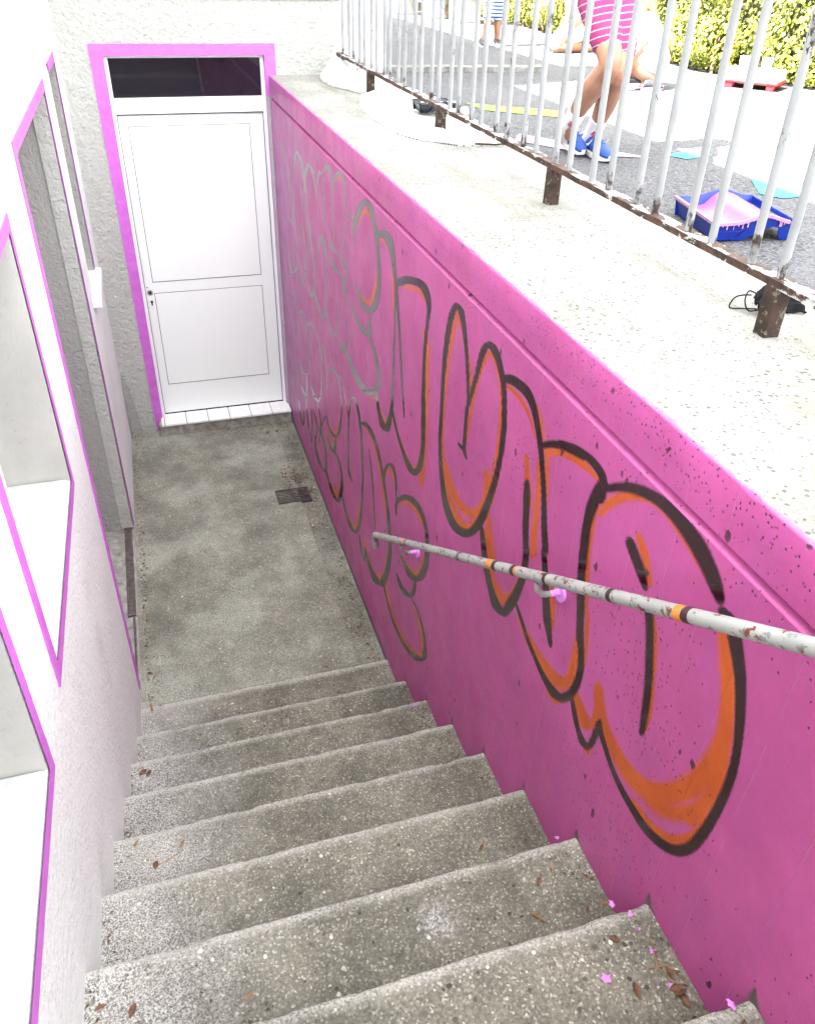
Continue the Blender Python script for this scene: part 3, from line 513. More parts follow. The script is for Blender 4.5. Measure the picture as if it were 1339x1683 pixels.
g = MB()
for (x0, y0, x1, y1) in ((1.49, -60, 120, 140), (-120, -60, 1.49, -9.0)): g.quad((x0,y0,ZG),(x1,y0,ZG),(x1,y1,ZG),(x0,y1,ZG))
tag(g.build('asphalt_ground', M['asphalt']), 'grey asphalt of the playground behind the railing', None, None, 'structure')

def surf(name, x0, x1, y0, y1, z, nx, ny, amp, mat, parent=None, freq=6):
    vs = []; fs = []
    for j in range(ny+1):
        for i in range(nx+1):
            x = x0+(x1-x0)*i/nx; y = y0+(y1-y0)*j/ny
            vs.append((x, y, z+amp*fbm(x*freq, y*freq, z)))
    for j in range(ny):
        for i in range(nx):
            a = j*(nx+1)+i; fs.append((a, a+1, a+nx+2, a+nx+1))
    return MB().add(vs, fs).build(name, mat, parent, smooth=True)
landing = tag(surf('landing_floor', -.45, .692, 2.78, 5.56, 0, 60, 130, .004, M['landing']), 'stained grey concrete floor in front of the white door', None, None, 'structure')
surf('gutter_channel', .690, .84, 2.78, 5.56, -.012, 12, 110, .005, M['gutter'], landing, 9)

stairs = thing('concrete_staircase', 'grey washed concrete steps leading down to the white door', 'stairs', (.23, 1.2, 0))
def step(k):
    yn = 2.53-GOING*(k-1); z = RISE*k
    if k == 0: yn = 2.835; z = .026
    r = .013; prof = []
    yb = yn-GOING-.06
    nb = 16
    for i in range(nb+1): prof.append((yb+(yn-r-yb)*i/nb, z))
    for i in range(1, 5):
        a = math.pi/2*(1-i/4); prof.append((yn-r+r*math.cos(a), z-r+r*math.sin(a)))
    prof += [(yn-.002, z-.06), (yn-.006, z-RISE-.02), (yb, z-RISE-.02)]
    nx = 150; x0, x1 = -.42, XW+.02; vs = []; fs = []; np_ = len(prof)
    for i in range(nx+1):
        x = x0+(x1-x0)*i/nx
        chip = max(0, fbm(x*9, k*3.1, 0, 4)-.12)*.011 + abs(fbm(x*45, k*7.7, 2, 2))*.003
        for q, (y, zz) in enumerate(prof):
            near = max(0, 1-abs(q-(nb+2))/3.2)
            vs.append((x, y-chip*near + .0012*fbm(x*3, k, 5), zz+.0022*fbm(x*11, y*11, k)-chip*.8*near))
    for i in range(nx):
        for q in range(np_):
            a = i*np_+q; b = i*np_+(q+1) % np_; fs.append((a, b, b+np_, a+np_))
    fs.append(tuple(range(np_))); fs.append(tuple(range(nx*np_, (nx+1)*np_)))
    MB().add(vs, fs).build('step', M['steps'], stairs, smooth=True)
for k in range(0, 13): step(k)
tl = MB().box((-.42, -9.0, 2.0), (XW+.02, -1.06, ZL)).build('upper_landing', M['steps'])
tag(tl, 'concrete pavement at the head of the stairs', None, None, 'structure')

# ------------------------------------------------------------------ house
house = thing('house', 'white rendered house with violet painted edges around its openings', 'building', (0, 5.55, 0))
HZ, BZ = 6.63, 5.5
def facade(name, a0, a1, z0, z1, openings, P, depth, mat, rmat, parent, cellmat=None):
    """P(a, z, d) maps along / up / inward to a point"""
    As = sorted({a0, a1, *[v for o in openings for v in o[:2]]}); Zs = sorted({z0, z1, *[v for o in openings for v in o[2:4]]})
    m = MB(); r = MB()
    for i in range(len(As)-1):
        for j in range(len(Zs)-1):
            ca, cz = (As[i]+As[i+1])/2, (Zs[j]+Zs[j+1])/2
            if any(o[0] < ca < o[1] and o[2] < cz < o[3] for o in openings): continue
            m.quad(P(As[i],Zs[j],0), P(As[i+1],Zs[j],0), P(As[i+1],Zs[j+1],0), P(As[i],Zs[j+1],0))
    w = m.build(name, mat, parent)
    for o in openings:
        dp = o[4] if len(o) > 4 else depth
        for (p, q) in (((o[0],o[2]),(o[1],o[2])), ((o[1],o[2]),(o[1],o[3])), ((o[1],o[3]),(o[0],o[3])), ((o[0],o[3]),(o[0],o[2]))):
            MB().quad(P(*p,0), P(*q,0), P(*q,dp), P(*p,dp)).build('reveal', rmat(o, p, q), w)
    return w
LP = lambda a, z, d: (lw_x(a)-d, a, z)
W1 = (.20, 1.285, 1.52, 2.32, .24); W2 = (1.615, 2.47, 1.52, 2.32, .24); O3 = (2.965, 4.26, .055, 2.42, .55); W4 = (4.69, 5.10, 1.345, 2.44, .20)
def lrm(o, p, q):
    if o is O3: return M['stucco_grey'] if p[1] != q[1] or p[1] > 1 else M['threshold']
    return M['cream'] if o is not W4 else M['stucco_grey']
lwall = facade('side_wall', -9.0, YD, -.12, 2.695, [W1, W2, O3, W4], LP, .24, M['stucco'], lrm, house)
up = MB(); X = lambda y: lw_x(y)+.012
up.quad((X(-9),-9,2.695),(X(YD),YD,2.695),(X(YD),YD,HZ),(X(-9),-9,HZ)); up.quad((lw_x(-9),-9,2.695),(lw_x(YD),YD,2.695),(X(YD),YD,2.695),(X(-9),-9,2.695))
up.quad((X(-9),-9,HZ),(X(YD),YD,HZ),(-7,YD,HZ),(-7,-9,HZ)); up.quad((X(-9),-9,-.1),(X(-9),-9,HZ),(-7,-9,HZ),(-7,-9,-.1)); up.quad((-7,-9,-.1),(-7,YD,-.1),(-7,YD,HZ),(-7,-9,HZ))
up.quad((X(YD),YD,BZ),(X(YD),YD,HZ),(-7,YD,HZ),(-7,YD,BZ))
up.build('upper_storey', M['stucco'], house)
RP = lambda a, z, d: (a, YD+d, z)
DO = (-.100, .815, .0, 2.418, .07)
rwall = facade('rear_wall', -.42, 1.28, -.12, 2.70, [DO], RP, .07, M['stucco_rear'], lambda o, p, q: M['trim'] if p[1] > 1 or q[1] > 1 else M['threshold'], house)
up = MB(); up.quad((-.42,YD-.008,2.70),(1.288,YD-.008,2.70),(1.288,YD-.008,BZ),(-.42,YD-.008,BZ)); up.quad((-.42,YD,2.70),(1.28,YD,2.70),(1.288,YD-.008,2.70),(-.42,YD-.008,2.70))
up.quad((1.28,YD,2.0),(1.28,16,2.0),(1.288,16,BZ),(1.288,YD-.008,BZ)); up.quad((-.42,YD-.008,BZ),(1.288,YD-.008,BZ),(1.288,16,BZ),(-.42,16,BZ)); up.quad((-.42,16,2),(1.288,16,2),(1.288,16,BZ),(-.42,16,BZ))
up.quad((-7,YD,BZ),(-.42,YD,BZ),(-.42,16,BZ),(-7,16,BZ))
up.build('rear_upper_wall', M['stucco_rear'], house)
MB().box((1.285, 5.70, 2.05), (1.60, 6.3, BZ-.01)).build('corner_pier', M['stucco'], house, bevel=.01)
# plaster fillet where the two walls meet, and the rough plinth of the side wall
vs = []; fs = []
for j in range(9):
    z = j*.06; 
    for i in range(7):
        a = math.pi/2*i/6; rr = .085*(1-j/8)**.6+.002
        vs.append((lw_x(5.5)+rr*(1-math.sin(a)), YD-rr*(1-math.cos(a)), z))
for j in range(8):
    for i in range(6): a = j*7+i; fs.append((a, a+1, a+8, a+7))
MB().add(vs, fs).build('plaster_fillet', M['stucco_grey'], house, smooth=True)

def band(name, pts, outward, th=.005, mat='trim'):
    """flat painted surround strips on the side wall: each strip a thin raised sheet with slightly uneven edges"""
    m = MB()
    (a0, z0), (a1, z1), (b1, w1), (b0, w0) = pts
    n = 40; L = []
    for i in range(n+1):
        t = i/n; e = .003*fbm(t*30, a0*9, z0*9)
        L.append((a0+(a1-a0)*t, z0+(z1-z0)*t, b0+(b1-b0)*t, w0+(w1-w0)*t, e))
    vs = []; fs = []
    for (a, z, b, w, e) in L:
        d = Vector((b-a, w-z)).normalized()*e
        vs.append(outward(a, z, -th)); vs.append(outward(b+d.x, w+d.y, -th)); vs.append(outward(b+d.x, w+d.y, 0.001)); vs.append(outward(a, z, .001))
    for i in range(n):
        for q in range(3): fs.append((i*4+q, i*4+q+1, i*4+5+q, i*4+4+q))
    m.add(vs, fs); return m.build(name, M[mat], house)
def surround(o, P, w, sides='lrtb', th=.005):
    a0, a1, z0, z1 = o[:4]
    if 'l' in sides: band('painted_surround', ((a0, z0), (a0, z1), (a0-w, z1+w), (a0-w, z0-w if 'b' in sides else z0)), P, th)
    if 'r' in sides: band('painted_surround', ((a1, z0), (a1, z1), (a1+w, z1+w), (a1+w, z0-w if 'b' in sides else z0)), P, th)
    if 't' in sides: band('painted_surround', ((a0, z1), (a1, z1), (a1+w, z1+w), (a0-w, z1+w)), P, th)
    if 'b' in sides: band('painted_surround', ((a0, z0), (a1, z0), (a1+w, z0-w), (a0-w, z0-w)), P, th)
surround(W1, LP, .042); surround(W2, LP, .042); surround(O3, LP, .045, 'lrt'); surround(W4, LP, .042, 'rt')
band('painted_surround', ((DO[0], .012), (DO[0], DO[3]), (DO[0]-.072, DO[3]+.06), (DO[0]-.055, .008)), RP)
band('painted_surround', ((DO[0], DO[3]), (DO[1], DO[3]), (DO[1]+.066, DO[3]+.06), (DO[0]-.072, DO[3]+.06)), RP)
band('painted_surround', ((DO[1], 2.20), (DO[1], DO[3]), (DO[1]+.066, DO[3]+.06), (DO[1]+.066, 2.20)), RP)

def window(o, dep):
    a0, a1, z0, z1 = o[:4]; d = dep
    w = MB().quad(LP(a0,z0,d+.03), LP(a1,z0,d+.03), LP(a1,z1,d+.03), LP(a0,z1,d+.03)).build('window', M['glass'], house)
    for (p, q) in (((a0, z0), (a1, z0+.06)), ((a0, z1-.06), (a1, z1)), ((a0, z0+.06), (a0+.06, z1-.06)), ((a1-.06, z0+.06), (a1, z1-.06))):
        x = lw_x((a0+a1)/2)-d
        MB().box((x-.02, p[0], p[1]), (x+.035, q[0], q[1])).build('frame', M['white'], w, bevel=.004)
    return w
w = window(W1, .22); MB().box((lw_x(.7)-.215, .205, 1.505), (lw_x(.7)-.004, 1.28, 1.528)).build('sill', M['stonewhite'], w, bevel=.004)
w = window(W2, .22); MB().box((lw_x(2)-.215, 1.62, 1.505), (lw_x(2)-.004, 2.465, 1.528)).build('sill', M['stonewhite'], w, bevel=.004)
w = window(W4, .17); MB().box((lw_x(4.9)-.19, 4.60, 1.305), (-.300, 5.15, 1.352)).build('sill', M['white'], w, bevel=.006)
# side entrance: recess with a door leaf deep inside, a worn threshold and a brown bar
sd = MB().box((lw_x(3.6)-.55, 2.97, .06), (lw_x(3.6)-.50, 4.25, 2.41)).build('side_door', M['white'], house, bevel=.004)
MB().box((lw_x(3.6)-.50, 3.02, .3), (lw_x(3.6)-.494, 3.58, 2.3)).build('panel', M['white'], sd, bevel=.004); MB().box((lw_x(3.6)-.50, 3.64, .3), (lw_x(3.6)-.494, 4.2, 2.3)).build('panel', M['white'], sd, bevel=.004)
MB().box((lw_x(3.9)-.047, 3.45, .05), (lw_x(3.9)-.006, 4.255, .068)).build('threshold_bar', M['brown'], house, bevel=.004)
MB().box((lw_x(3.2)-.014, 2.97, .05), (lw_x(3.2)-.004, 3.448, .064)).build('threshold_bar', M['brown'], house, bevel=.003)
# ribbed pale plaster strip along the far jamb
MB().box((lw_x(4.26)-.065, 4.252, .07), (lw_x(4.26)-.002, 4.259, 2.418)).build('corner_bead', M['stucco_rear'], house)

# white door
door = MB().box((-.075, YD+.052, .105), (.79, YD+.10, 2.10)).build('door', M['white'], house, bevel=.003)
yf = YD+.03
fr = MB()
for a, b in (((-.10, .10), (-.078, 2.416)), ((.793, .10), (.815, 2.416)), ((-.078, 2.402), (.793, 2.416)), ((-.078, 2.107), (.793, 2.192))):
    fr.box((a[0], YD+.034, a[1]), (b[0], YD+.10, b[1]))
fr.build('frame', M['white'], door, bevel=.003)
MB().box((-.078, YD+.060, 2.19), (.793, YD+.075, 2.404)).build('transom_pane', M['glass'], door)
def seam_rect(x0, x1, z0, z1, y, w=.0032):
    m = MB()
    for a, b in (((x0, z0), (x1, z0+w)), ((x0, z1-w), (x1, z1)), ((x0, z0+w), (x0+w, z1-w)), ((x1-w, z0+w), (x1, z1-w))): m.box((a[0], y, a[1]), (b[0], y+.004, b[1]))
    return m
for (x0, x1, z0, z1) in ((-.018, .70, 1.085, 2.035), (-.018, .70, .335, 1.003)):
    MB().box((x0, YD+.0495, z0), (x1, YD+.056, z1)).build('panel', M['white'], door, bevel=.002)
    seam_rect(x0-.004, x1+.004, z0-.004, z1+.004, YD+.0505).build('panel_seal', M['seam'], door)
m = MB(); m.box((-.0775, YD+.040, .105), (-.0745, YD+.060, 2.107)); m.box((.7895, YD+.040, .105), (.7925, YD+.060, 2.107)); m.box((-.0745, YD+.043, 2.1005), (.7895, YD+.06, 2.1065)); m.build('door_gap', M['seam'], door)
MB().tube([(-.048, YD+.048, 1.012), (-.048, YD+.054, 1.012)], .009, 12).build('handle_hole', M['inner'], door)
MB().tube([(-.048, YD+.051, 1.012), (-.048, YD+.054, 1.012)], .019, 16).build('handle_rosette', M['metal'], door, smooth=True)
k = MB().tube([(-.046, YD+.047, .950), (-.046, YD+.053, .950)], .009, 12); k.box((-.0505, YD+.047, .925), (-.0415, YD+.053, .948)); k.build('keyhole', M['inner'], door)
MB().box((-.062, YD+.0495, .915), (-.030, YD+.053, .972)).build('lock_plate', M['white'], door, bevel=.0015)
MB().tube([(-.062, YD+.048, 1.05), (-.062, YD+.054, 1.05)], .004, 8).build('screw_hole', M['inner'], door)
th = MB().box((-.130, 5.452, -.03), (.830, YD+.075, .082)).build('door_step', M['threshold'], house, bevel=.006)
MB().box((-.112, 5.436, .078), (.829, YD+.052, .090)).build('tile_bed', M['grout'], th)
x = -.112
for wdt in (.022, .152, .152, .152, .152, .152, .139):
    MB().box((x+.0015, 5.430, .084), (x+wdt-.0015, YD+.050, .0975)).build('tile', M['tile'], th, bevel=.0015); x += wdt+.003

# ------------------------------------------------------------------ retaining wall with painted letters
rw = thing('retaining_wall', 'pink painted concrete retaining wall with spray painted letters beside the stairs', 'wall', (1.15, 2.0, 0))
NY = 520; Y0, Y1 = -3.0, YD
def arris(y): return .002+max(0, fbm(y*9, 1.7, 0, 4))*.009+abs(fbm(y*70, 4.2, 1, 2))*.005
vs = []; fs = []; top = []
for j in range(NY+1):
    y = Y0+(Y1-Y0)*j/NY; a = arris(y); gz = 2.188+.0006*fbm(y*6, 9, 0); u = 0.0
    gd = .010+.003*fbm(y*40, 2, 7)
    prof = [(XW+u, 2.1765), (XW+.003, gz-.0075), (XW+gd+.005, gz-.003), (XW+gd+.005, gz+.009), (XW+.001+u, gz+.011), (XW+u, 2.25), (XW+u, ZL-a), (XW+a*.35, ZL-a*.35), (XW+a, ZL)]
    vs += [(px, y, pz) for px, pz in prof]; n = len(prof); top.append((XW+a, y))
for j in range(NY):
    for q in range(n-1): i = j*n+q; fs.append((i, i+1, i+1+n, i+n))
wb = MB().add(vs, fs).build('wall_crown', M['pink'], rw, smooth=True)
cp = MB(); vs = []; fs = []; nx = 14
for j, (xe, y) in enumerate(top):
    for i in range(nx+1):
        t = (i/nx)**1.4; x = xe+(1.5-xe)*t
        vs.append((x, y, ZL+(.0018*fbm(x*9, y*9, 0) if 0 < i < nx else 0)))
    vs.append((1.5, y, ZG-.1)); vs.append((1.5, y, -.35))
n = nx+3
for j in range(NY):
    for q in range(n-1): i = j*n+q; fs.append((i, i+1, i+1+n, i+n))
MB().add(vs, fs).build('ledge', M['ledge'], rw, smooth=True)
MB().box((1.29, YD, 2.0), (1.5, 5.70, ZL-.002)).build('ledge_end', M['ledge'], rw)

# the flat face below the groove: a fine sheet whose attribute holds the sprayed lettering
GY = np.concatenate([np.linspace(-3, .40, 60)[:-1], .40+(YD-.40)*(np.linspace(0, 1, 700)**1.75)]); GZ = np.concatenate([np.linspace(-.35, -.02, 8)[:-1], np.linspace(-.02, 2.1765, 720)])
D = np.zeros((len(GY), len(GZ))); O = D.copy(); G = D.copy()
def spray(A, soft, row):
    P = np.array(catmull([[float(v)/1000 for v in row[i:i+4]] for i in range(0, len(row), 4)], 7))
    C = (P[:, :2]+P[:, 2:])/2; Wv = (P[:, :2]-P[:, 2:])/2; hw = np.maximum(np.hypot(Wv[:, 0], Wv[:, 1]), .004)
    n = len(P)
    for i in range(n-1):
        c0, c1 = C[i], C[i+1]; w = (Wv[i]+Wv[i+1])/2; h = (hw[i]+hw[i+1])/2; wl = np.hypot(*w)
        if wl < .004: w = w*(.004/max(wl, 1e-6))
        m = h*1.45; e = c1-c0; L = np.hypot(*e)
        if L < 1e-6: continue
        i0, i1 = np.searchsorted(GY, (min(c0[0], c1[0])-m, max(c0[0], c1[0])+m)); j0, j1 = np.searchsorted(GZ, (min(c0[1], c1[1])-m, max(c0[1], c1[1])+m))
        if i1 <= i0 or j1 <= j0: continue
        yy = GY[i0:i1, None]-c0[0]; zz = GZ[None, j0:j1]-c0[1]
        det = e[0]*w[1]-e[1]*w[0]
        if abs(det) < 1e-9: continue
        t = (yy*w[1]-zz*w[0])/det; u = (e[0]*zz-e[1]*yy)/det
        cap = np.zeros_like(t)
        if i == 0: cap = np.maximum(cap, -t*L/h)
        else: cap = np.where(t < -.35, 9, cap)
        if i == n-2: cap = np.maximum(cap, (t-1)*L/h)
        else: cap = np.where(t > 1.35, 9, cap)
        r = np.hypot(u, cap); q = np.clip((1.14-r)/max(soft, .05), 0, 1); q = q*q*(3-2*q)
        A[i0:i1, j0:j1] = np.maximum(A[i0:i1, j0:j1], q)
for c_, soft, row in STROKES: spray(D if c_ == 'd' else O, min(.8, soft*(1.5 if c_ == 'd' else 1.9)), row.split())
for k in range(1, 10):
    y = 2.53-GOING*(k-1); z = RISE*k
    r = [y+.012, z-.05, y-.03, z-.05, y+.012, z-.01, y-.045, z-.01, y+.006, z+.016, y-.02, z+.018, y+.002, z+.034, y-.006, z+.034]
    spray(G, .9, [v*1000 for v in r])
r = []
for y in np.linspace(2.75, 5.54, 14): r += [y, .030+.006*math.sin(y*9), y, -.03]
spray(G, .5, [v*1000 for v in r])
ni, nj = len(GY), len(GZ)
co = np.empty((ni, nj, 3), np.float32); co[..., 0] = XW; co[..., 1] = GY[:, None]; co[..., 2] = GZ[None, :]
ii, jj = np.meshgrid(np.arange(ni-1), np.arange(nj-1), indexing='ij'); q0 = (ii*nj+jj).ravel()
quads = np.stack([q0, q0+1, q0+nj+1, q0+nj], 1).astype(np.int32)
me = bpy.data.meshes.new('wall_face'); me.vertices.add(ni*nj); me.vertices.foreach_set('co', co.ravel())
me.loops.add(len(quads)*4); me.loops.foreach_set('vertex_index', quads.ravel()); me.polygons.add(len(quads)); me.polygons.foreach_set('loop_start', np.arange(0, len(quads)*4, 4, dtype=np.int32))
me.update(calc_edges=True); me.validate()
if me.polygons[0].normal.x > 0: me.flip_normals()
at = me.attributes.new('lettering', 'FLOAT_VECTOR', 'POINT'); at.data.foreach_set('vector', np.stack([D, O, G], -1).astype(np.float32).ravel())
link_mesh('wall_face', me, M['pink'], rw)

# ------------------------------------------------------------------ hand rail
hr = thing('handrail', 'flaking white steel tube handrail fixed along the pink wall', 'handrail', (.765, 2.5, 0))
HA = Vector((.765, -.60, 2.997)); HB = Vector((.765, 2.80, .840)); hd = (HB-HA).normalized()
def hpt(y): return HA+(HB-HA)*((y-HA.y)/(HB.y-HA.y))
pts = [HA, HB]
for i in range(1, 7):
    a = math.radians(57.6)*i/6; rr = .045
    pts.append(HB+hd*(rr*math.sin(a))+Vector((0, hd.z, -hd.y)).normalized()*(rr*(1-math.cos(a))))
pts.append(pts[-1]+Vector((.006, .0, -.045)))
MB().tube(pts, .0140, 20).build('tube', M['pipe'], hr, smooth=True)
def ring(y, w, mat): MB().tube([hpt(y-w/2), hpt(y+w/2)], .0145, 20).build('paint_band', M[mat], hr, smooth=True)
for y, w, mt in ((2.345,.010,'bandd'),(2.372,.016,'bando'),(1.815,.012,'bandd'),(1.560,.020,'bandd'),(1.592,.030,'bando'),(1.452,.018,'bandd'),(1.436,.008,'bando'),(1.288,.014,'bandd'),(1.036,.014,'bandd'),(.822,.016,'bandd'),(.841,.018,'bando'),(2.76,.005,'bando')): ring(y, w, mt)
for yb in (2.42, 1.335, .30):
    p = hpt(yb)+Vector((0, 0, -.015)); q = []
    for i in range(9):
        a = math.pi/2*i/8; q.append(p+Vector((.036*(1-math.cos(a)), 0, -.036*math.sin(a)-.012*(i > 0))))
    q.append(Vector((XW, p.y, q[-1].z)))
    b = MB().tube(q, .0078, 12).build('bracket', M['pipe'], hr, smooth=True)
    MB().tube([q[-1]+Vector((-.007, 0, 0)), q[-1]], .026, 20).build('flange', M['violet'], b, smooth=True)
    MB().tube([q[-1]+Vector((-.03, 0, 0)), q[-1]+Vector((-.007, 0, 0))], .0085, 12).build('bracket_end', M['violet'], b, smooth=True)

# ------------------------------------------------------------------ railing on the ledge
XF = 1.262; ZR = 2.435
fence = thing('railing', 'white steel bar railing with a rusty bottom rail on the wall ledge', 'railing', (XF, 2.5, ZL))
vs = MB(); n = 90; v = []; f = []
for i in range(n+1):
    y = -1.2+(5.5+1.2)*i/n; s = .0012*fbm(y*8, 0, 0)
    for (dx, dz) in ((-.019, -.016), (.019, -.016), (.019, 0), (-.019, 0)): v.append((XF+dx+s, y, ZR+dz+s))
for i in range(n):
    for q in range(4): a = i*4+q; b = i*4+(q+1) % 4; f.append((a, b, b+4, a+4))
f += [(0, 1, 2, 3), (n*4, n*4+1, n*4+2, n*4+3)]
vs.add(v, f).build('bottom_rail', M['rail'], fence)
MB().box((XF-.02, -1.2, 3.42), (XF+.02, 5.5, 3.436)).build('top_rail', M['bar'], fence, bevel=.003)
bar0 = None
for k in range(-9, 17):
    for o in (1.39, 1.49):
        y = o+.25*k
        if y > 5.48: continue
        if bar0 is None:
            bar0 = MB().tube([(XF, y, ZR-.002), (XF, y, ZR+.3), (XF, y, ZR+.6), (XF, y, 3.422)], .0096, 12).build('bar', M['bar'], fence, smooth=True); by = y
        else:
            b = bar0.copy(); COL.objects.link(b); b.location = bar0.location+Vector((random.uniform(-.001, .001), y-by, 0)); b.rotation_euler = (0, 0, 0)
for i, y in enumerate((-.82, .28, 1.385, 2.487, 3.60, 4.76, 5.45)):
    MB().obox((XF, y, (ZL+ZR)/2-.009), (.0195, 0, 0), (0, .0195, 0), (0, 0, (ZR-ZL)/2-.006)).build('post', M['rust'], fence, bevel=.003)

# ------------------------------------------------------------------ things on the landing and steps
dg = thing('drain_grate', 'small brown iron drain grate in the concrete landing floor', 'drain', (.655, 4.445, 0))
x0, x1, y0, y1, z = .545, .765, 4.365, 4.525, .006
fr = MB()
for a, b in (((x0, y0), (x1, y0+.012)), ((x0, y1-.012), (x1, y1)), ((x0, y0+.012), (x0+.012, y1-.012)), ((x1-.012, y0+.012), (x1, y1-.012))): fr.box((a[0], a[1], -.02), (b[0], b[1], z))
fr.build('frame', M['iron'], dg, bevel=.002)
MB().box((x0+.105, y0+.012, -.012), (x0+.117, y1-.012, z-.001)).build('cross_bar', M['iron'], dg)
for i in range(7):
    y = y0+.020+i*.0185; MB().box((x0+.012, y, -.012), (x1-.012, y+.0085, z-.0025)).build('slat', M['iron'], dg, bevel=.001)
MB().box((x0+.012, y0+.012, -.026), (x1-.012, y1-.012, -.022)).build('sump', M['inner'], dg)

def leaf_mesh(seed, L, Wd):
    rnd = random.Random(seed); vs = []; fs = []; n = 6
    for i in range(n+1):
        t = i/n; w = Wd*math.sin(math.pi*min(1, t*.97+.02))**.8*(1-.25*t); c = .25*L*(t-.5)**2*rnd.uniform(.6, 1.6)
        tw = rnd.uniform(-.25, .25)*.3
        for s in (-1, 0, 1):
            vs.append(((t-.5)*L, s*w*.5, c+abs(s)*w*rnd.uniform(.15, .45)+s*tw*w+.002))
    for i in range(n):
        for s in range(2): a = i*3+s; fs.append((a, a+1, a+4, a+3))
    m = MB().add(vs, fs); me = bpy.data.meshes.new('dry_leaf'); me.from_pydata(m.v, [], m.f); me.shade_smooth(); return me
LM = [leaf_mesh(s, L, w) for s, L, w in ((1, .050, .020), (2, .060, .014), (3, .040, .022), (4, .035, .012))]
for k, me in enumerate(LM): me.materials.append(M['deadleaf' if k in (0, 2) else 'deadleaf2'])
rl = random.Random(5)
def leaf_label(x, y, z):
    if z < .05:
        if x < 0: return 'small dry brown leaf lying on the landing along the left wall', 'dry leaves along the left wall'
        if y > 5: return 'dry brown leaf lying on the landing in front of the door', 'dry leaves before the door'
        if y > 4: return 'dry brown leaf lying on the landing around the drain grate', 'dry leaves around the drain'
        return 'dry brown leaf at the foot of the stairs by the pink wall', 'dry leaves at the foot of the stairs'
    if x < 0: return 'dry brown leaf lying at the left end of a step', 'dry leaves at the left of the steps'
    return 'dry brown leaf lying on the steps beside the pink wall', 'dry leaves on the steps by the pink wall'
for i, (x, y, z) in enumerate(LEAVES):
    if x > .80: x = .80
    o = bpy.data.objects.new('dry_leaf', LM[rl.randrange(4)]); COL.objects.link(o)
    o.location = (x, y, z+.003+(.026-.026 if z else 0)); o.rotation_euler = (rl.uniform(-.3, .3), rl.uniform(-.3, .3), rl.uniform(0, 6.3)); s = rl.uniform(.5, .85); o.scale = (s, s, s)
    lb, gp = leaf_label(x, y, z); tag(o, lb, 'leaf', gp)
# many crumbs of leaf litter swept along the edges
m = MB()
def crumb(x, y, z, s):
    a = rl.uniform(0, 6.3); c, d = math.cos(a)*s, math.sin(a)*s; h = rl.uniform(.001, .004)
    m.add([(x-c, y-d, z+.001), (x+d*.35, y-c*.35, z+h), (x+c, y+d, z+.001), (x-d*.35, y+c*.35, z+h+.001)], [(0, 1, 2, 3)])
for i in range(230): crumb(-.33+abs(rl.gauss(0, .025)), rl.uniform(2.8, 5.5), .001, rl.uniform(.003, .011))
for i in range(330): crumb(.815-abs(rl.gauss(0, .05)), rl.uniform(2.85, 5.5), -.010, rl.uniform(.003, .012))
for i in range(90): crumb(.72+rl.gauss(0, .05), 4.6+rl.gauss(0, .12), .002, rl.uniform(.006, .018))
for i in range(90): crumb(rl.uniform(.3, .81), 5.45+rl.gauss(0, .05), .002, rl.uniform(.005, .016))
for k in range(1, 10):
    for i in range(16): crumb(.822-abs(rl.gauss(0, .03)), 2.53-GOING*(k-1)-rl.uniform(.03, .28), RISE*k+.001, rl.uniform(.003, .012))
    for i in range(14): crumb(lw_x(1.5)+abs(rl.gauss(0, .02)), 2.53-GOING*(k-1)-rl.uniform(.03, .28), RISE*k+.001, rl.uniform(.003, .009))
tag(m.build('leaf_litter', M['deadleaf']), 'crumbs of brown leaf litter along the edges of stairs and landing', 'leaf litter', None, 'stuff')
# twigs
for i, pts in enumerate((((.80, .70), (.78, .64), (.806, .585)), ((.765, .645), (.80, .64), (.825, .60)), ((-.235, 1.40), (-.20, 1.41), (-.16, 1.43)))):
    z = 1.27 if i < 2 else .907
    o = MB().tube([(px, py, z+.003+.004*(j == 1)) for j, (px, py) in enumerate(pts)], .0013, 5).build('twig', M['deadleaf2'])
    tag(o, ('thin dry twig on the lower right steps lying along the wall', 'thin dry twig on the lower right steps lying across the others', 'thin dry twig at the left end of a middle step')[i], 'twig')
# drops of pink paint
def splat(x, y, z, r, name='paint_drop'):
    rr = random.Random(int(x*1e4)); n = 18; vs = [(x, y, z+.0045)]
    for i in range(n):
        a = 2*math.pi*i/n; q = r*(.45+.5*rr.random()+.55*(rr.random() > .85)); vs.append((x+math.cos(a)*q, y+math.sin(a)*q, z+.0032))
    return MB().add(vs, [(0, i+1, (i+1) % n+1) for i in range(n)]).build(name, M['pinkdrop'], stairs)
for x_, y_, z_, r_ in SPLATS: splat(x_, y_, z_, r_*.75)

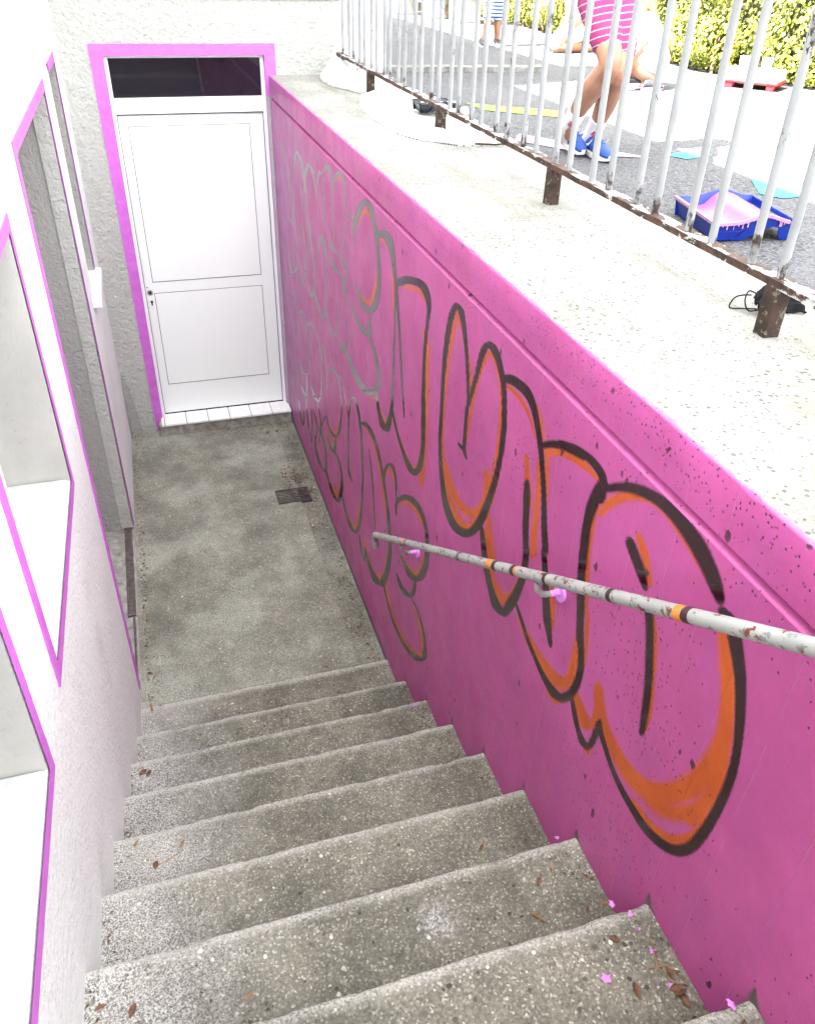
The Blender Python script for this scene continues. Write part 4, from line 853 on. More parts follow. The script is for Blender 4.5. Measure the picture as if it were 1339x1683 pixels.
# ------------------------------------------------------------------ things on the ledge
def sheet(name, outline, z, amp, mat, label, cat, mound=0.0, res=46):
    xs = [p[0] for p in outline]; ys = [p[1] for p in outline]; vs = {}; V = []; F = []
    def inside(x, y):
        c = False; j = len(outline)-1
        for i in range(len(outline)):
            (xi, yi), (xj, yj) = outline[i], outline[j]
            if (yi > y) != (yj > y) and x < (xj-xi)*(y-yi)/(yj-yi)+xi: c = not c
            j = i
        return c
    def dist(x, y):
        best = 9
        for i in range(len(outline)):
            a = Vector(outline[i]); b = Vector(outline[i-1]); p = Vector((x, y)); d = b-a; t = max(0, min(1, (p-a).dot(d)/d.dot(d))); best = min(best, (p-a-d*t).length)
        return best
    nx = res; ny = int(res*(max(ys)-min(ys))/(max(xs)-min(xs)))
    X = lambda i: min(xs)-.01+(max(xs)-min(xs)+.02)*i/nx; Yv = lambda j: min(ys)-.01+(max(ys)-min(ys)+.02)*j/ny
    for j in range(ny+1):
        for i in range(nx+1):
            x, y = X(i), Yv(j); 
            if inside(x, y):
                d = dist(x, y); h = z+.006+amp*(abs(fbm(x*7, y*7, 3, 4)))*min(1, d/.05)+mound*(1-math.exp(-d/.028))*(.75+.6*fbm(x*7, y*7, 1))
            else: h = None
            vs[i, j] = (x, y, h)
    idx = {}
    def vi(i, j):
        if (i, j) not in idx: x, y, h = vs[i, j]; idx[i, j] = len(V); V.append((x, y, z+.0015 if h is None else h))
        return idx[i, j]
    for j in range(ny):
        for i in range(nx):
            if sum(vs[a, b][2] is not None for a, b in ((i, j), (i+1, j), (i+1, j+1), (i, j+1))) >= 2: F.append((vi(i, j), vi(i+1, j), vi(i+1, j+1), vi(i, j+1)))
    o = MB().add(V, F).build(name, M[mat], None, smooth=True); md = o.modifiers.new('thick', 'SOLIDIFY'); md.thickness = .003; md.offset = -1
    return tag(o, label, cat)
sheet('drop_cloth', [(1.19, 4.70), (1.11, 4.40), (1.085, 4.13), (1.08, 3.85), (1.10, 3.66), (1.15, 3.52), (1.27, 3.40), (1.40, 3.37), (1.475, 3.38), (1.48, 4.0), (1.48, 4.72), (1.38, 4.80), (1.28, 4.74)], ZL, .012, 'cloth', 'white drop cloth spread flat on the ledge under the dark paint tray', 'cloth', .03)
sheet('cloth_bundle', [(1.10, 5.22), (1.12, 5.42), (1.20, 5.50), (1.34, 5.50), (1.42, 5.30), (1.40, 4.95), (1.30, 4.80), (1.20, 4.80), (1.12, 5.02)], ZL, .02, 'cloth', 'white crumpled cloth heap on the ledge at the house corner', 'cloth', .085)
tag(MB().tube([(1.335, 3.37, ZL+.012), (1.42, 3.352, ZL+.010), (1.49, 3.36, ZL+.011)], .0045, 6).build('stick', M['rust']), 'thin reddish stick lying on the ledge at the edge of the drop cloth', 'stick')

def paint_tray(name, label, O, u, v, L, Wd, H, mat, pmat, slot=True):
    """roller tray: deep well at the near end, ramp rising to the far end, cut-away sides and feet"""
    u = Vector((*u, 0)).normalized(); v = Vector((*v, 0)).normalized(); O = Vector(O); up = Vector((0, 0, 1))
    P = lambda a, b, c: O+u*a+v*b+up*c
    t = thing(name, label, 'paint tray', O)
    tp = .010; body = MB()
    # outer side profile (length, height) and inner floor profile
    bot = [(0.012, 0), (L*.40, 0), (L*.50, H*.28), (L*.60, H*.55), (L*.70, H*.66), (L*.78, H*.60), (L*.80, H*.20), (L*.82, 0), (L*.97, 0), (L*.995, H*.25)]
    fl = [(.02, .006), (L*.26, .006), (L*.38, H*.55), (L*.48, H*1.0), (L*.60, H*1.12), (L*.72, H*.98), (L*.84, H*.70), (L*.97, H*.55)]
    topz = lambda a: H*(.82+.36*math.exp(-((a/L-.58)/.22)**2))
    for s in (0, 1):
        n = 26; prev = None
        for i in range(n+1):
            a = L*i/n
            lo = np.interp(a, [p[0] for p in bot], [p[1] for p in bot]); hi = topz(a)
            ins = tp*(1-lo/H) if True else 0
            b_lo = ins*1.6 if s == 0 else Wd-ins*1.6; b_hi = 0 if s == 0 else Wd; th = .004 if s == 0 else -.004
            ring = [P(a, b_lo, lo), P(a, b_hi, hi), P(a, b_hi+th, hi), P(a, b_lo+th, lo)]
            if prev:
                for q in range(4): body.add([prev[q], prev[(q+1) % 4], ring[(q+1) % 4], ring[q]], [(0, 1, 2, 3)])
            else: body.add(ring, [(0, 1, 2, 3)])
            prev = ring
        body.add(prev, [(0, 1, 2, 3)])
    # end walls
    body.add([P(.012, tp, 0), P(.012, Wd-tp, 0), P(0, Wd, H*.82), P(0, 0, H*.82), P(.016, tp, 0), P(.016, Wd-tp, 0), P(.004, Wd, H*.82), P(.004, 0, H*.82)], [(0, 1, 2, 3), (4, 5, 6, 7), (3, 2, 6, 7), (0, 1, 5, 4)])
    zs0, zs1 = H*.50, H*.78; b0, b1 = Wd*.22, Wd*.78
    for (ba, bb, za, zb) in ((0, b0, 0, H*.83), (b1, Wd, 0, H*.83), (b0, b1, zs1-.01, H*.83), (b0, b1, H*.20, zs0-.012)): body.obox(P(L-.002, (ba+bb)/2, (za+zb)/2), u*.002, v*((bb-ba)/2), up*((zb-za)/2))
    body.build('tray_body', M[mat], t, smooth=False)
    f = MB(); n = 14
    prof = []
    for i in range(n+1):
        a = .008+(L-.012)*i/n; prof.append((a, float(np.interp(a, [p[0] for p in fl], [p[1] for p in fl]))))
    vs = []; fs = []
    for a, c in prof:
        for j in range(7):
            b = .005+(Wd-.010)*j/6; vs.append(P(a, b, c))
    for i in range(n):
        for j in range(6): q = i*7+j; fs.append((q, q+1, q+8, q+7))
    f.add(vs, fs).build('tray_floor', M[mat], t, smooth=True)
    vs = []; fs = []; vs2 = []
    for a, c in prof:
        for j in range(7):
            b = .006+(Wd-.012)*j/6; keep = b
            vs.append(P(a, b, max(c+.0025, H*.45)))
    k = int(n*.80)
    for i in range(k):
        for j in range(6 if i < 11 else 5): q = i*7+j; fs.append((q, q+1, q+8, q+7))
    MB().add(vs, fs).build('wet_paint', M[pmat], t, smooth=True)
    rim = MB(); rp = []
    for i in range(13): rp.append(P(L*i/12, 0, topz(L*i/12)))
    pts = rp+[P(L, Wd, topz(L))]+[P(L*(12-i)/12, Wd, topz(L*(12-i)/12)) for i in range(1, 13)]+[P(0, 0, topz(0))]
    rim.tube(pts, .0045, 8).build('rim', M[mat], t, smooth=True)
    return t, P, topz
t, P, tz = paint_tray('paint_tray', 'blue plastic paint roller tray coated with pink paint on the asphalt', (1.850, 2.405, ZG+.003), (.985, -.16), (.19, .98), .310, .36, .072, 'blue', 'traypaint')
# pink paint smeared over the rim, with runs down the near side
sm = MB(); rr = random.Random(3)
for i in range(26):
    a = .310*(i+.5)/30; 
    sm.obox(P(a, .0005, tz(a)+.001), Vector((.985, -.16, 0))*.0062, Vector((.19, .98, 0))*.006, Vector((0, 0, .005)))
    if rr.random() < .65:
        l = rr.uniform(.002, .013); sm.obox(P(a+rr.uniform(-.003, .003), -.0022, tz(a)-l), Vector((.985, -.16, 0))*rr.uniform(.0008, .0022), Vector((.19, .98, 0))*.0012, Vector((0, 0, l)))
for i in range(24):
    b = .36*(i+.5)/24; sm.obox(P(-.0005, b, .0600), Vector((.985, -.16, 0))*.0055, Vector((.19, .98, 0))*.0077, Vector((0, 0, .005)))
sm.build('paint_smear', M['paintdrip'], t)

t2, P2, _ = paint_tray('small_paint_tray', 'small dark grey paint tray on the white drop cloth', (1.265, 3.90, ZL+.042), (.99, -.05), (.05, .99), .17, .14, .045, 'slate', 'slate', True)
MB().tube([P2(.002, .0, .047), P2(.085, -.002, .050), P2(.168, .0, .047)], .0022, 6).build('paint_smear', M['whitecloth'], t2)
pr = thing('paint_roller', 'white fleece paint roller lying on the ledge beside the dark tray', 'paint roller', (1.50, 3.93, ZL))
MB().tube([(1.40, 3.82, ZL+.05), (1.405, 3.825, ZL+.052), (1.47, 3.85, ZL+.055), (1.475, 3.852, ZL+.053)], [.012, .020, .020, .012], 14).build('fleece_sleeve', M['roller'], pr, smooth=True)
MB().tube([(1.475, 3.852, ZL+.053), (1.49, 3.857, ZL+.05), (1.485, 3.90, ZL+.04), (1.44, 3.93, ZL+.03)], .003, 8).build('wire_arm', M['metal'], pr, smooth=True)
MB().tube([(1.44, 3.93, ZL+.03), (1.36, 3.96, ZL+.03)], .009, 10).build('handle', M['yellow'], pr, smooth=True)

# crumpled black face mask
fm = thing('face_mask', 'crumpled black fabric face mask on the ledge behind the rusty post', 'face mask', (1.37, 1.50, ZL))
vs = []; fs = []; nu, nv = 18, 10
for j in range(nv+1):
    for i in range(nu+1):
        a = i/nu-.5; b = j/nv-.5
        x = 1.372+a*.118; y = 1.505+b*.052-.05*a*a*1.5
        zc = ZL+.008+.050*(.5+b)*(1-.5*(2*a)**2)+.008*math.sin(b*19)+.006*fbm(a*6, b*6, 2)
        vs.append((x-.10*a*b*0, y, zc))
for j in range(nv):
    for i in range(nu): q = j*(nu+1)+i; fs.append((q, q+1, q+nu+2, q+nu+1))
o = MB().add(vs, fs).build('fabric', M['black'], fm, smooth=True); md = o.modifiers.new('thick', 'SOLIDIFY'); md.thickness = .003
lp = catmull([(1.325, 1.515, ZL+.04), (1.308, 1.525, ZL+.045), (1.298, 1.518, ZL+.025), (1.304, 1.505, ZL+.006), (1.324, 1.49, ZL+.012)], 6)
MB().tube(lp, .0018, 6).build('ear_loop', M['black'], fm, smooth=True)
lp = catmull([(1.318, 1.525, ZL+.035), (1.302, 1.54, ZL+.03), (1.288, 1.545, ZL+.022), (1.276, 1.538, ZL+.004), (1.30, 1.525, ZL+.004), (1.322, 1.50, ZL+.01)], 6)
MB().tube(lp, .0018, 6).build('ear_loop', M['black'], fm, smooth=True)

# ------------------------------------------------------------------ paint on the asphalt, kerb
def flat(name, pts, z, mat, label, cat='ground paint'):
    q = []
    for i in range(len(pts)):
        a = pts[i]; b = pts[(i+1) % len(pts)]
        for k in range(8): t = k/8; q.append((a[0]+(b[0]-a[0])*t+.006*fbm(a[0]*9+t*5, a[1]*7, 1), a[1]+(b[1]-a[1])*t+.006*fbm(a[1]*9+t*5, a[0]*5, 2), z))
    return tag(MB().add(q, [tuple(range(len(q)))]).build(name, M[mat]), label, cat)
flat('painted_line', [(2.02, 5.30), (2.04, 5.04), (2.25, 4.86), (2.25, 5.12)], ZG+.004, 'chalkg', 'bright green stripe painted on the asphalt behind the railing')
flat('painted_line', [(2.252, 5.12), (2.252, 4.86), (2.44, 4.72), (2.50, 4.94)], ZG+.004, 'chalky', 'yellow stripe painted on the asphalt at the end of the green stripe')
flat('painted_triangle', [(1.86, 4.16), (1.96, 4.32), (2.36, 3.655), (2.12, 3.74)], ZG+.004, 'chalkp', 'pale pink wedge painted on the asphalt under the blue shoes')
flat('painted_patch', [(2.47, 3.70), (2.62, 3.76), (2.70, 3.66), (2.52, 3.60)], ZG+.004, 'chalkc', 'small turquoise patch painted on the asphalt further from the blue tray')
flat('painted_patch', [(2.45, 2.95), (2.58, 3.18), (2.72, 3.02), (2.66, 2.88), (2.50, 2.87)], ZG+.004, 'chalkc', 'turquoise patch painted on the asphalt just behind the blue tray')
vs = []
kb = MB(); v = []; f = []
for i in range(41):
    x = 1.62+1.6*i/40; o = .012*fbm(x*9, 0, 0)
    for dy, dz in ((-.05, 0), (-.045, .035), (.05, .04), (.06, 0)): v.append((x, 6.80+dy+o-.08*(x-2), ZG+dz+o*.4))
for i in range(40):
    for q in range(3): a = i*4+q; f.append((a, a+1, a+5, a+4))
tag(kb.add(v, f).build('stone_edging', M['kerb'], None, smooth=True), 'worn low stone edging across the asphalt beyond the railing', 'kerb')

# ------------------------------------------------------------------ hedge
hedge = thing('hedge', 'sunlit yellow green leafy hedge along the far side of the playground', 'hedge', (4.9, 8, ZG))
hy = [3.0, 4.4, 5.1, 5.65, 6.15, 6.9, 8.0, 9.3, 10.5, 12, 16]; hx = [4.75, 4.62, 4.60, 4.70, 4.46, 4.42, 4.46, 4.50, 4.58, 4.62, 4.7]
def hfront(y, z): return float(np.interp(y, hy, hx))+.05+.12*fbm(y*2.2, z*2.2, 0, 3)-.10*max(0, min(1, (z-ZG)/.8))+.10*max(0, 1-(z-ZG)/.18)
def htop(x, y): return ZG+1.75+.14*fbm(x*3, y*3, 4)
rh = np.random.default_rng(4); V = []; F = []; T = []
def add_leaf(c, nrm, L):
    nrm = nrm/np.linalg.norm(nrm); a = rh.normal(size=3); a -= nrm*a.dot(nrm); a /= np.linalg.norm(a); b = np.cross(nrm, a)
    k = len(V); w = L*.30
    V.extend([tuple(c-a*L*.5), tuple(c+b*w-nrm*L*.07), tuple(c+a*L*.5), tuple(c-b*w-nrm*L*.07)]); F.append((k, k+1, k+2, k+3)); T.append(rh.random())
NL = 95000
for i in range(NL):
    y = 3.0+10.5*rh.random()**1.25
    if rh.random() < .86:
        z = ZG+.02+1.75*rh.random()**1.3; x = hfront(y, z)+abs(rh.normal())*.13; nrm = np.array([-1.0, -.25, .75])+rh.normal(size=3)*.55
        if fbm(y*5.5, z*5.5, 9, 2) > .22 and rh.random() < .75: continue
    else:
        x = hfront(y, ZG+1.7)+rh.random()*1.0; z = htop(x, y)-abs(rh.normal())*.08; nrm = np.array([-.2, 0, 1.0])+rh.normal(size=3)*.5
    add_leaf(np.array([x, y, z]), nrm, rh.uniform(.022, .048))
me = bpy.data.meshes.new('foliage'); me.from_pydata(V, [], F); me.update()
at = me.attributes.new('tint', 'FLOAT', 'FACE'); at.data.foreach_set('value', T)
tag(link_mesh('foliage', me, M['leafA'], hedge), None, None, None, 'stuff')
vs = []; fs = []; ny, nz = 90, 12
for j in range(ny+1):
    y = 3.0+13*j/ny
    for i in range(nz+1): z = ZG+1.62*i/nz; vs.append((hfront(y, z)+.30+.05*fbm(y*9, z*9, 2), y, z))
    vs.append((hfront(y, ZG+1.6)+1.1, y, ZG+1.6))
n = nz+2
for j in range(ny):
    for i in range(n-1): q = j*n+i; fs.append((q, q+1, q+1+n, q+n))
MB().add(vs, fs).build('dark_core', M['core'], hedge, smooth=True)  # dark sheet added inside the hedge to block the view through the leaves
for i in range(26):
    y = 3.4+.38*i; x = hfront(y, ZG+.2)+.14
    MB().tube([(x, y, ZG), (x+.03*rh.normal(), y+.05*rh.normal(), ZG+.35), (x+.10, y+.1*rh.normal(), ZG+.9)], [.016, .012, .006], 6).build('stem', M['bark'], hedge, smooth=True)

# ------------------------------------------------------------------ far things in the playground
bn = thing('bench', 'dark wooden bench with white stone supports in front of the hedge', 'bench', (3.95, 11.7, ZG))
bd = Vector((.30, -1.0, 0)).normalized(); bs = Vector((1.0, .30, 0)).normalized(); bo = Vector((3.98, 11.75, ZG))
for o, zz in ((-.10, .42), (.04, .42), (.18, .42)): MB().obox(bo+bs*o+Vector((0, 0, zz)), bd*1.05, bs*.06, (0, 0, .022)).build('seat_plank', M['wood'], bn, bevel=.005)
for s in (-.75, 0, .62): MB().obox(bo+bd*s+Vector((0, 0, .20)), bd*.09, bs*.17, (0, 0, .198)).build('support', M['stonewhite'], bn, bevel=.02)
MB().obox(bo+bs*.12+Vector((0, 0, .10)), bd*.62, bs*.03, (0, 0, .05)).build('stretcher', M['wood'], bn, bevel=.005)

rb = thing('toy_box', 'white plastic box with red feet and lids in front of the hedge', 'box', (4.45, 5.72, ZG))
ru = Vector((.62, -.78, 0)); rv = Vector((.78, .62, 0)); ro = Vector((4.43, 5.72, ZG))
MB().obox(ro+Vector((0, 0, .085)), ru*.20, rv*.13, (0, 0, .035)).build('box_body', M['white'], rb, bevel=.012)
MB().obox(ro+Vector((0, 0, .046)), ru*.21, rv*.14, (0, 0, .007)).build('base_rim', M['red'], rb, bevel=.003)
for s in (-1, 1): MB().obox(ro+ru*(.16*s)-rv*.10+Vector((0, 0, .020)), ru*(.05 if s < 0 else .025), rv*.03, (0, 0, .019)).build('foot', M['red'], rb, bevel=.004)
for s in (-1, 1): MB().obox(ro+ru*(.16*s)+rv*.10+Vector((0, 0, .020)), ru*.025, rv*.03, (0, 0, .019)).build('foot', M['red'], rb, bevel=.004)
MB().obox(ro+ru*.08-rv*.132+Vector((0, 0, .10)), ru*.05, rv*.003, (0, 0, .004)).build('handle_slot', M['inner'], rb)
for i, s in enumerate((-.09, .07)):
    c = thing('paint_pot', ('white paint pot standing on the left of the red and white box', 'white paint pot standing on the right of the red and white box')[i], 'pot', ro+ru*s+Vector((0, 0, .12)))
    p = ro+ru*s; 
    MB().tube([p+Vector((0, 0, .12)), p+Vector((0, 0, .19)), p+Vector((0, 0, .193))], [.032, .038, .040], 16).build('cup', M['white'], c, smooth=True)
    MB().tube([p+Vector((0, 0, .194)), p+Vector((0, 0, .197))], .036, 16).build('lid', M['whitecloth'], c)
yp = Vector((4.72, 6.42, ZG))
ys = thing('yellow_spade', 'yellow plastic toy spade leaning upright against the hedge', 'toy spade', yp)
MB().obox(yp+Vector((.03, .02, .24)), Vector((.030, -.012, .0)), Vector((.004, .008, 0)), Vector((.022, .012, .12))).build('blade', M['yellow'], ys, bevel=.004)
MB().tube([yp+Vector((-.005, 0, .0)), yp+Vector((.012, .01, .13))], [.008, .012], 10).build('handle', M['yellow'], ys, smooth=True)

# ------------------------------------------------------------------ people
def fused(name, chains, mat, parent, voxel=.010, smooth=4, blobs=()):
    m = MB()
    def ball(c, r, s=(1, 1, 1)):
        c = Vector(c); vs = []; fs = []; a, b = 8, 12
        for i in range(a+1):
            th = math.pi*i/a
            for j in range(b): ph = 2*math.pi*j/b; vs.append(c+Vector((r*s[0]*math.sin(th)*math.cos(ph), r*s[1]*math.sin(th)*math.sin(ph), r*s[2]*math.cos(th))))
        for i in range(a):
            for j in range(b): fs.append((i*b+j, i*b+(j+1) % b, (i+1)*b+(j+1) % b, (i+1)*b+j))
        m.add(vs, fs)
    for ch in chains:
        pts = [np.array([*p, r]) for p, r in ch]
        pts = catmull(pts, 5) if len(pts) > 2 else [pts[0]+(pts[1]-pts[0])*t/6 for t in range(7)]
        for p in pts: ball(p[:3], max(.004, p[3]))
        m.tube([p[:3] for p in pts], [max(.004, p[3]) for p in pts], 12)
    for b in blobs: ball(*b)
    me = bpy.data.meshes.new('tmp'); me.from_pydata(m.v, [], m.f); o = bpy.data.objects.new('tmp', me); COL.objects.link(o)
    r = o.modifiers.new('r', 'REMESH'); r.mode = 'VOXEL'; r.voxel_size = voxel
    s = o.modifiers.new('s', 'SMOOTH'); s.iterations = smooth; s.factor = .5
    dg_ = bpy.context.evaluated_depsgraph_get(); me2 = bpy.data.meshes.new_from_object(o.evaluated_get(dg_)); me2.name = name
    bpy.data.objects.remove(o); bpy.data.meshes.remove(me)
    me2.shade_smooth(); return link_mesh(name, me2, mat, parent)

def shoe(parent, heel, toe, w, mats, logo=False, high=.085):
    heel, toe = Vector(heel), Vector(toe); d = (toe-heel); L = d.length; d.normalize(); s = d.cross(Vector((0, 0, 1))).normalized(); u = s.cross(d).normalized()
    secs = [(0, .62, .75), (.06, .78, .98), (.20, .82, 1.0), (.34, .84, .95), (.48, .92, .72), (.62, 1.0, .56), (.78, .98, .46), (.90, .78, .38), (.985, .40, .26)]
    vs = []; fs = []; n = 12
    for t, ww, hh in secs:
        for k in range(n):
            a = 2*math.pi*k/n; cx = math.copysign(abs(math.cos(a))**.7, math.cos(a)); cz = math.copysign(abs(math.sin(a))**.75, math.sin(a))
            taper = 1-.30*max(0, cz)
            vs.append(heel+d*(t*L)+s*(w*.5*ww*cx*taper)+u*(high*.5*hh*(cz+1)+.012))
    for i in range(len(secs)-1):
        for k in range(n): fs.append((i*n+k, i*n+(k+1) % n, (i+1)*n+(k+1) % n, (i+1)*n+k))
    fs.append(tuple(range(n))); fs.append(tuple(range((len(secs)-1)*n, len(secs)*n)))
    sh = MB().add(vs, fs).build('shoe', M[mats[0]], parent, smooth=True); md = sh.modifiers.new('ss', 'SUBSURF'); md.levels = md.render_levels = 1
    vs = []; fs = []; N = 28
    for lay, z in enumerate((0, .012, .022)):
        for k in range(N):
            a = 2*math.pi*k/N; t = .5-.52*math.cos(a); ww = np.interp(min(1, max(0, t)), [0, .1, .35, .65, .9, 1], [.55, .86, .84, 1.06, .85, .45])
            rise = .012*max(0, (t-.8)/.2)**2
            vs.append(heel+d*(t*L)+s*(math.sin(a)*w*.54*ww*(1 if lay else .95))+u*(z+rise-.002))
    for l in range(2):
        for k in range(N): fs.append((l*N+k, l*N+(k+1) % N, (l+1)*N+(k+1) % N, (l+1)*N+k))
    fs.append(tuple(range(N))[::-1]); fs.append(tuple(range(2*N, 3*N)))
    MB().add(vs, fs).build('sole', M[mats[1]], sh, smooth=True)
    if logo:
        for side in (1, -1):
            q = []; 
            for i in range(13):
                t = i/12; al = .20+.42*t; hz = .030+.050*((t-.35)**2)*2+.012*(1-t)*0+.018*t; wd = .012*math.sin(math.pi*min(1, t*.85+.12))*(1-.6*t)+.001
                ww = np.interp(al, [x[0] for x in secs], [x[1] for x in secs])
                base = heel+d*(al*L)+s*(side*(w*.5*ww*.99+.0035)); q.append((base+u*(hz+wd), base+u*(hz-wd*.4)))
            v = [p for pr_ in q for p in pr_]; MB().add(v, [(2*i, 2*i+1, 2*i+3, 2*i+2) for i in range(12)]).build('curved_mark', M['whitecloth'], sh)
        for i in range(4):
            t = .40+.07*i; hh = np.interp(t, [x[0] for x in secs], [x[2] for x in secs]); c = heel+d*(t*L)+u*(high*hh+.010)
            MB().tube([c-s*.018, c+u*.004, c+s*.018], .0028, 6).build('lace', M[mats[0]], sh, smooth=True)
    return sh

def head(parent, c, r, face, hairmat, long_hair=True):
    """hair cap and eyes; the skull itself belongs to the body mesh"""
    c = Vector(c); f = Vector(face).normalized(); s = f.cross(Vector((0, 0, 1))).normalized(); u = s.cross(f).normalized()
    blobs = [(c-f*r*.16+u*r*.14, r*1.02)]; 
    for i in range(16):
        a = math.pi*(.18+.64*i/15)
        blobs.append((c-f*(r*.75*math.sin(a))+s*(r*.85*math.cos(a))-u*(r*(.35 if long_hair else .1)), r*(.34 if long_hair else .25)))
        if long_hair: blobs.append((c-f*(r*.75*math.sin(a))+s*(r*.8*math.cos(a))-u*r*.85, r*.28))
    fused('hair', [], M[hairmat], parent, .011, 3, blobs)
    for k in (-1, 1):
        p = c+f*r*.93+s*(k*r*.36)-u*r*.02; MB().tube([p-f*.006, p+f*.002], [r*.11, r*.06], 10).build('eye', M['eye'], parent, smooth=True)
def head_blobs(c, r, face):
    c = Vector(c); f = Vector(face).normalized(); s = f.cross(Vector((0, 0, 1))).normalized(); u = s.cross(f).normalized()
    return [(c, r, (.86, .92, 1.05)), (c-u*r*.55+f*r*.22, r*.62), (c+f*r*.98-u*r*.18, r*.13), (c+f*r*.88-u*r*.52, r*.14), (c+s*r*.92-u*r*.1, r*.17), (c-s*r*.92-u*r*.1, r*.17)]
def hand(c, d, n, r=.016):
    """palm and five bent fingers as chains; d: finger direction, n: palm normal"""
    c, d, n = Vector(c), Vector(d).normalized(), Vector(n).normalized(); s = d.cross(n).normalized(); out = [[((c-d*.03), r*1.15), ((c), r*1.35), ((c+d*.028), r*1.2)]]
    for k, l in zip((-1.5, -.5, .5, 1.5), (.034, .040, .038, .030)):
        b = c+d*.030+s*(k*.0125); out.append([(b, .0078), (b+d*l*.6-n*.003, .0072), (b+d*l*1.1-n*.014, .0062)])
    b = c-s*.024-d*.008; out.append([(b, .0095), (b-s*.016+d*.018, .0082), (b-s*.018+d*.038-n*.006, .0068)])
    return out

# child in striped shorts, knees bent, facing the railing
kid = thing('person', 'child in pink striped shorts and blue shoes standing with bent knees behind the railing', 'person', (2.04, 3.72, ZG))
A1, K1, H1 = (1.969, 3.760, 2.330), (1.985, 3.515, 2.598), (1.975, 3.741, 2.868)
A2, K2, H2 = (2.100, 3.775, 2.285), (2.066, 3.565, 2.556), (2.105, 3.764, 2.866)
HC = (2.04, 3.76, 2.90); CH = (2.05, 3.72, 3.16); NK = (2.05, 3.69, 3.30); HD = (2.05, 3.66, 3.44)
chains = [[((1.985, 3.80, 2.262), .030), (A1, .032), ((1.975, 3.655, 2.455), .050), ((1.982, 3.560, 2.545), .047), (K1, .050), ((1.982, 3.60, 2.70), .062), (H1, .075)],
          [((2.102, 3.80, 2.238), .029), (A2, .031), ((2.090, 3.69, 2.405), .049), ((2.072, 3.605, 2.50), .046), (K2, .049), ((2.085, 3.63, 2.67), .061), (H2, .075)],
          [(HC, .095), ((2.045, 3.745, 3.02), .082), (CH, .092), ((2.05, 3.70, 3.24), .062), (NK, .038), (HD, .05)],
          [((1.94, 3.71, 3.21), .038), ((1.88, 3.66, 3.08), .030), ((1.90, 3.53, 3.00), .026), ((1.955, 3.45, 2.98), .019)],
          [((2.16, 3.71, 3.21), .038), ((2.22, 3.66, 3.08), .030), ((2.19, 3.53, 3.00), .026), ((2.13, 3.45, 2.98), .019)]]
chains += hand((1.985, 3.41, 2.975), (.45, -.8, -.2), (0, 0, 1))+hand((2.10, 3.41, 2.975), (-.45, -.8, -.2), (0, 0, 1))
fused('body', chains, M['skin'], kid, .0075, 5, head_blobs(HD, .098, (0, -1, -.35)))
fused('shorts', [[((1.984, 3.575, 2.672), .068), ((1.980, 3.64, 2.745), .077), (H1, .086), ((2.03, 3.76, 2.93), .098)], [((2.079, 3.605, 2.635), .066), ((2.09, 3.66, 2.72), .076), (H2, .086), ((2.045, 3.76, 2.93), .098)]], M['shorts'], kid, .008, 4)
fused('top', [[((2.04, 3.755, 2.93), .100), ((2.045, 3.745, 3.03), .090), (CH, .100), ((2.05, 3.70, 3.245), .068)], [((1.955, 3.71, 3.215), .050), ((1.91, 3.68, 3.14), .044)], [((2.145, 3.71, 3.215), .050), ((2.19, 3.68, 3.14), .044)]], M['shorts'], kid, .009, 4)
head(kid, HD, .098, (0, -1, -.35), 'brownhair')
shoe(kid, (2.000, 3.945, 2.228), (2.032, 3.728, 2.176), .082, ('shoeblue', 'sole'), True, .092); shoe(kid, (2.108, 3.885, 2.180), (2.098, 3.575, 2.176), .086, ('shoeblue', 'sole'), True, .088)
sk1 = MB().tube([(2.010, 3.86, 2.225), (1.993, 3.835, 2.260), (1.975, 3.785, 2.315), (1.972, 3.745, 2.352), (1.972, 3.722, 2.378)], [.038, .042, .040, .041, .041], 16).build('sock', M['sock'], kid, smooth=True)
sk2 = MB().tube([(2.106, 3.845, 2.185), (2.104, 3.825, 2.215), (2.102, 3.795, 2.268), (2.097, 3.755, 2.315), (2.094, 3.733, 2.340)], [.038, .041, .038, .040, .040], 16).build('sock', M['sock'], kid, smooth=True)
for sk, c, nn in ((sk1, Vector((1.945, 3.722, 2.318)), Vector((-.45, -.85, -.3))), (sk2, Vector((2.085, 3.738, 2.270)), Vector((-.3, -.9, -.25)))):
    nn.normalize(); s_ = nn.cross(Vector((0, 0, 1))).normalized(); u_ = s_.cross(nn)
    for i in range(5):
        a = 2*math.pi*i/5; p = c+(s_*math.cos(a)+u_*math.sin(a))*.010; MB().tube([p-nn*.006, p+nn*.003], [.007, .0055], 8).build('flower_petal', M['sockmark'], sk, smooth=True)

def ground_kid(label, loc, C, clothes, hd, hr_, face, hairmat, shoes, blobs=()):
    t = thing('person', label, 'person', loc); fused('body', C, M['skin'], t, .009, 5, head_blobs(hd, hr_, face))
    for nm, ch, mt in clothes: fused(nm, ch, M[mt], t, .010, 4)
    head(t, hd, hr_, face, hairmat)
    for h_, to, mts in shoes: shoe(t, h_, to, .075, mts, False, .07)
    return t
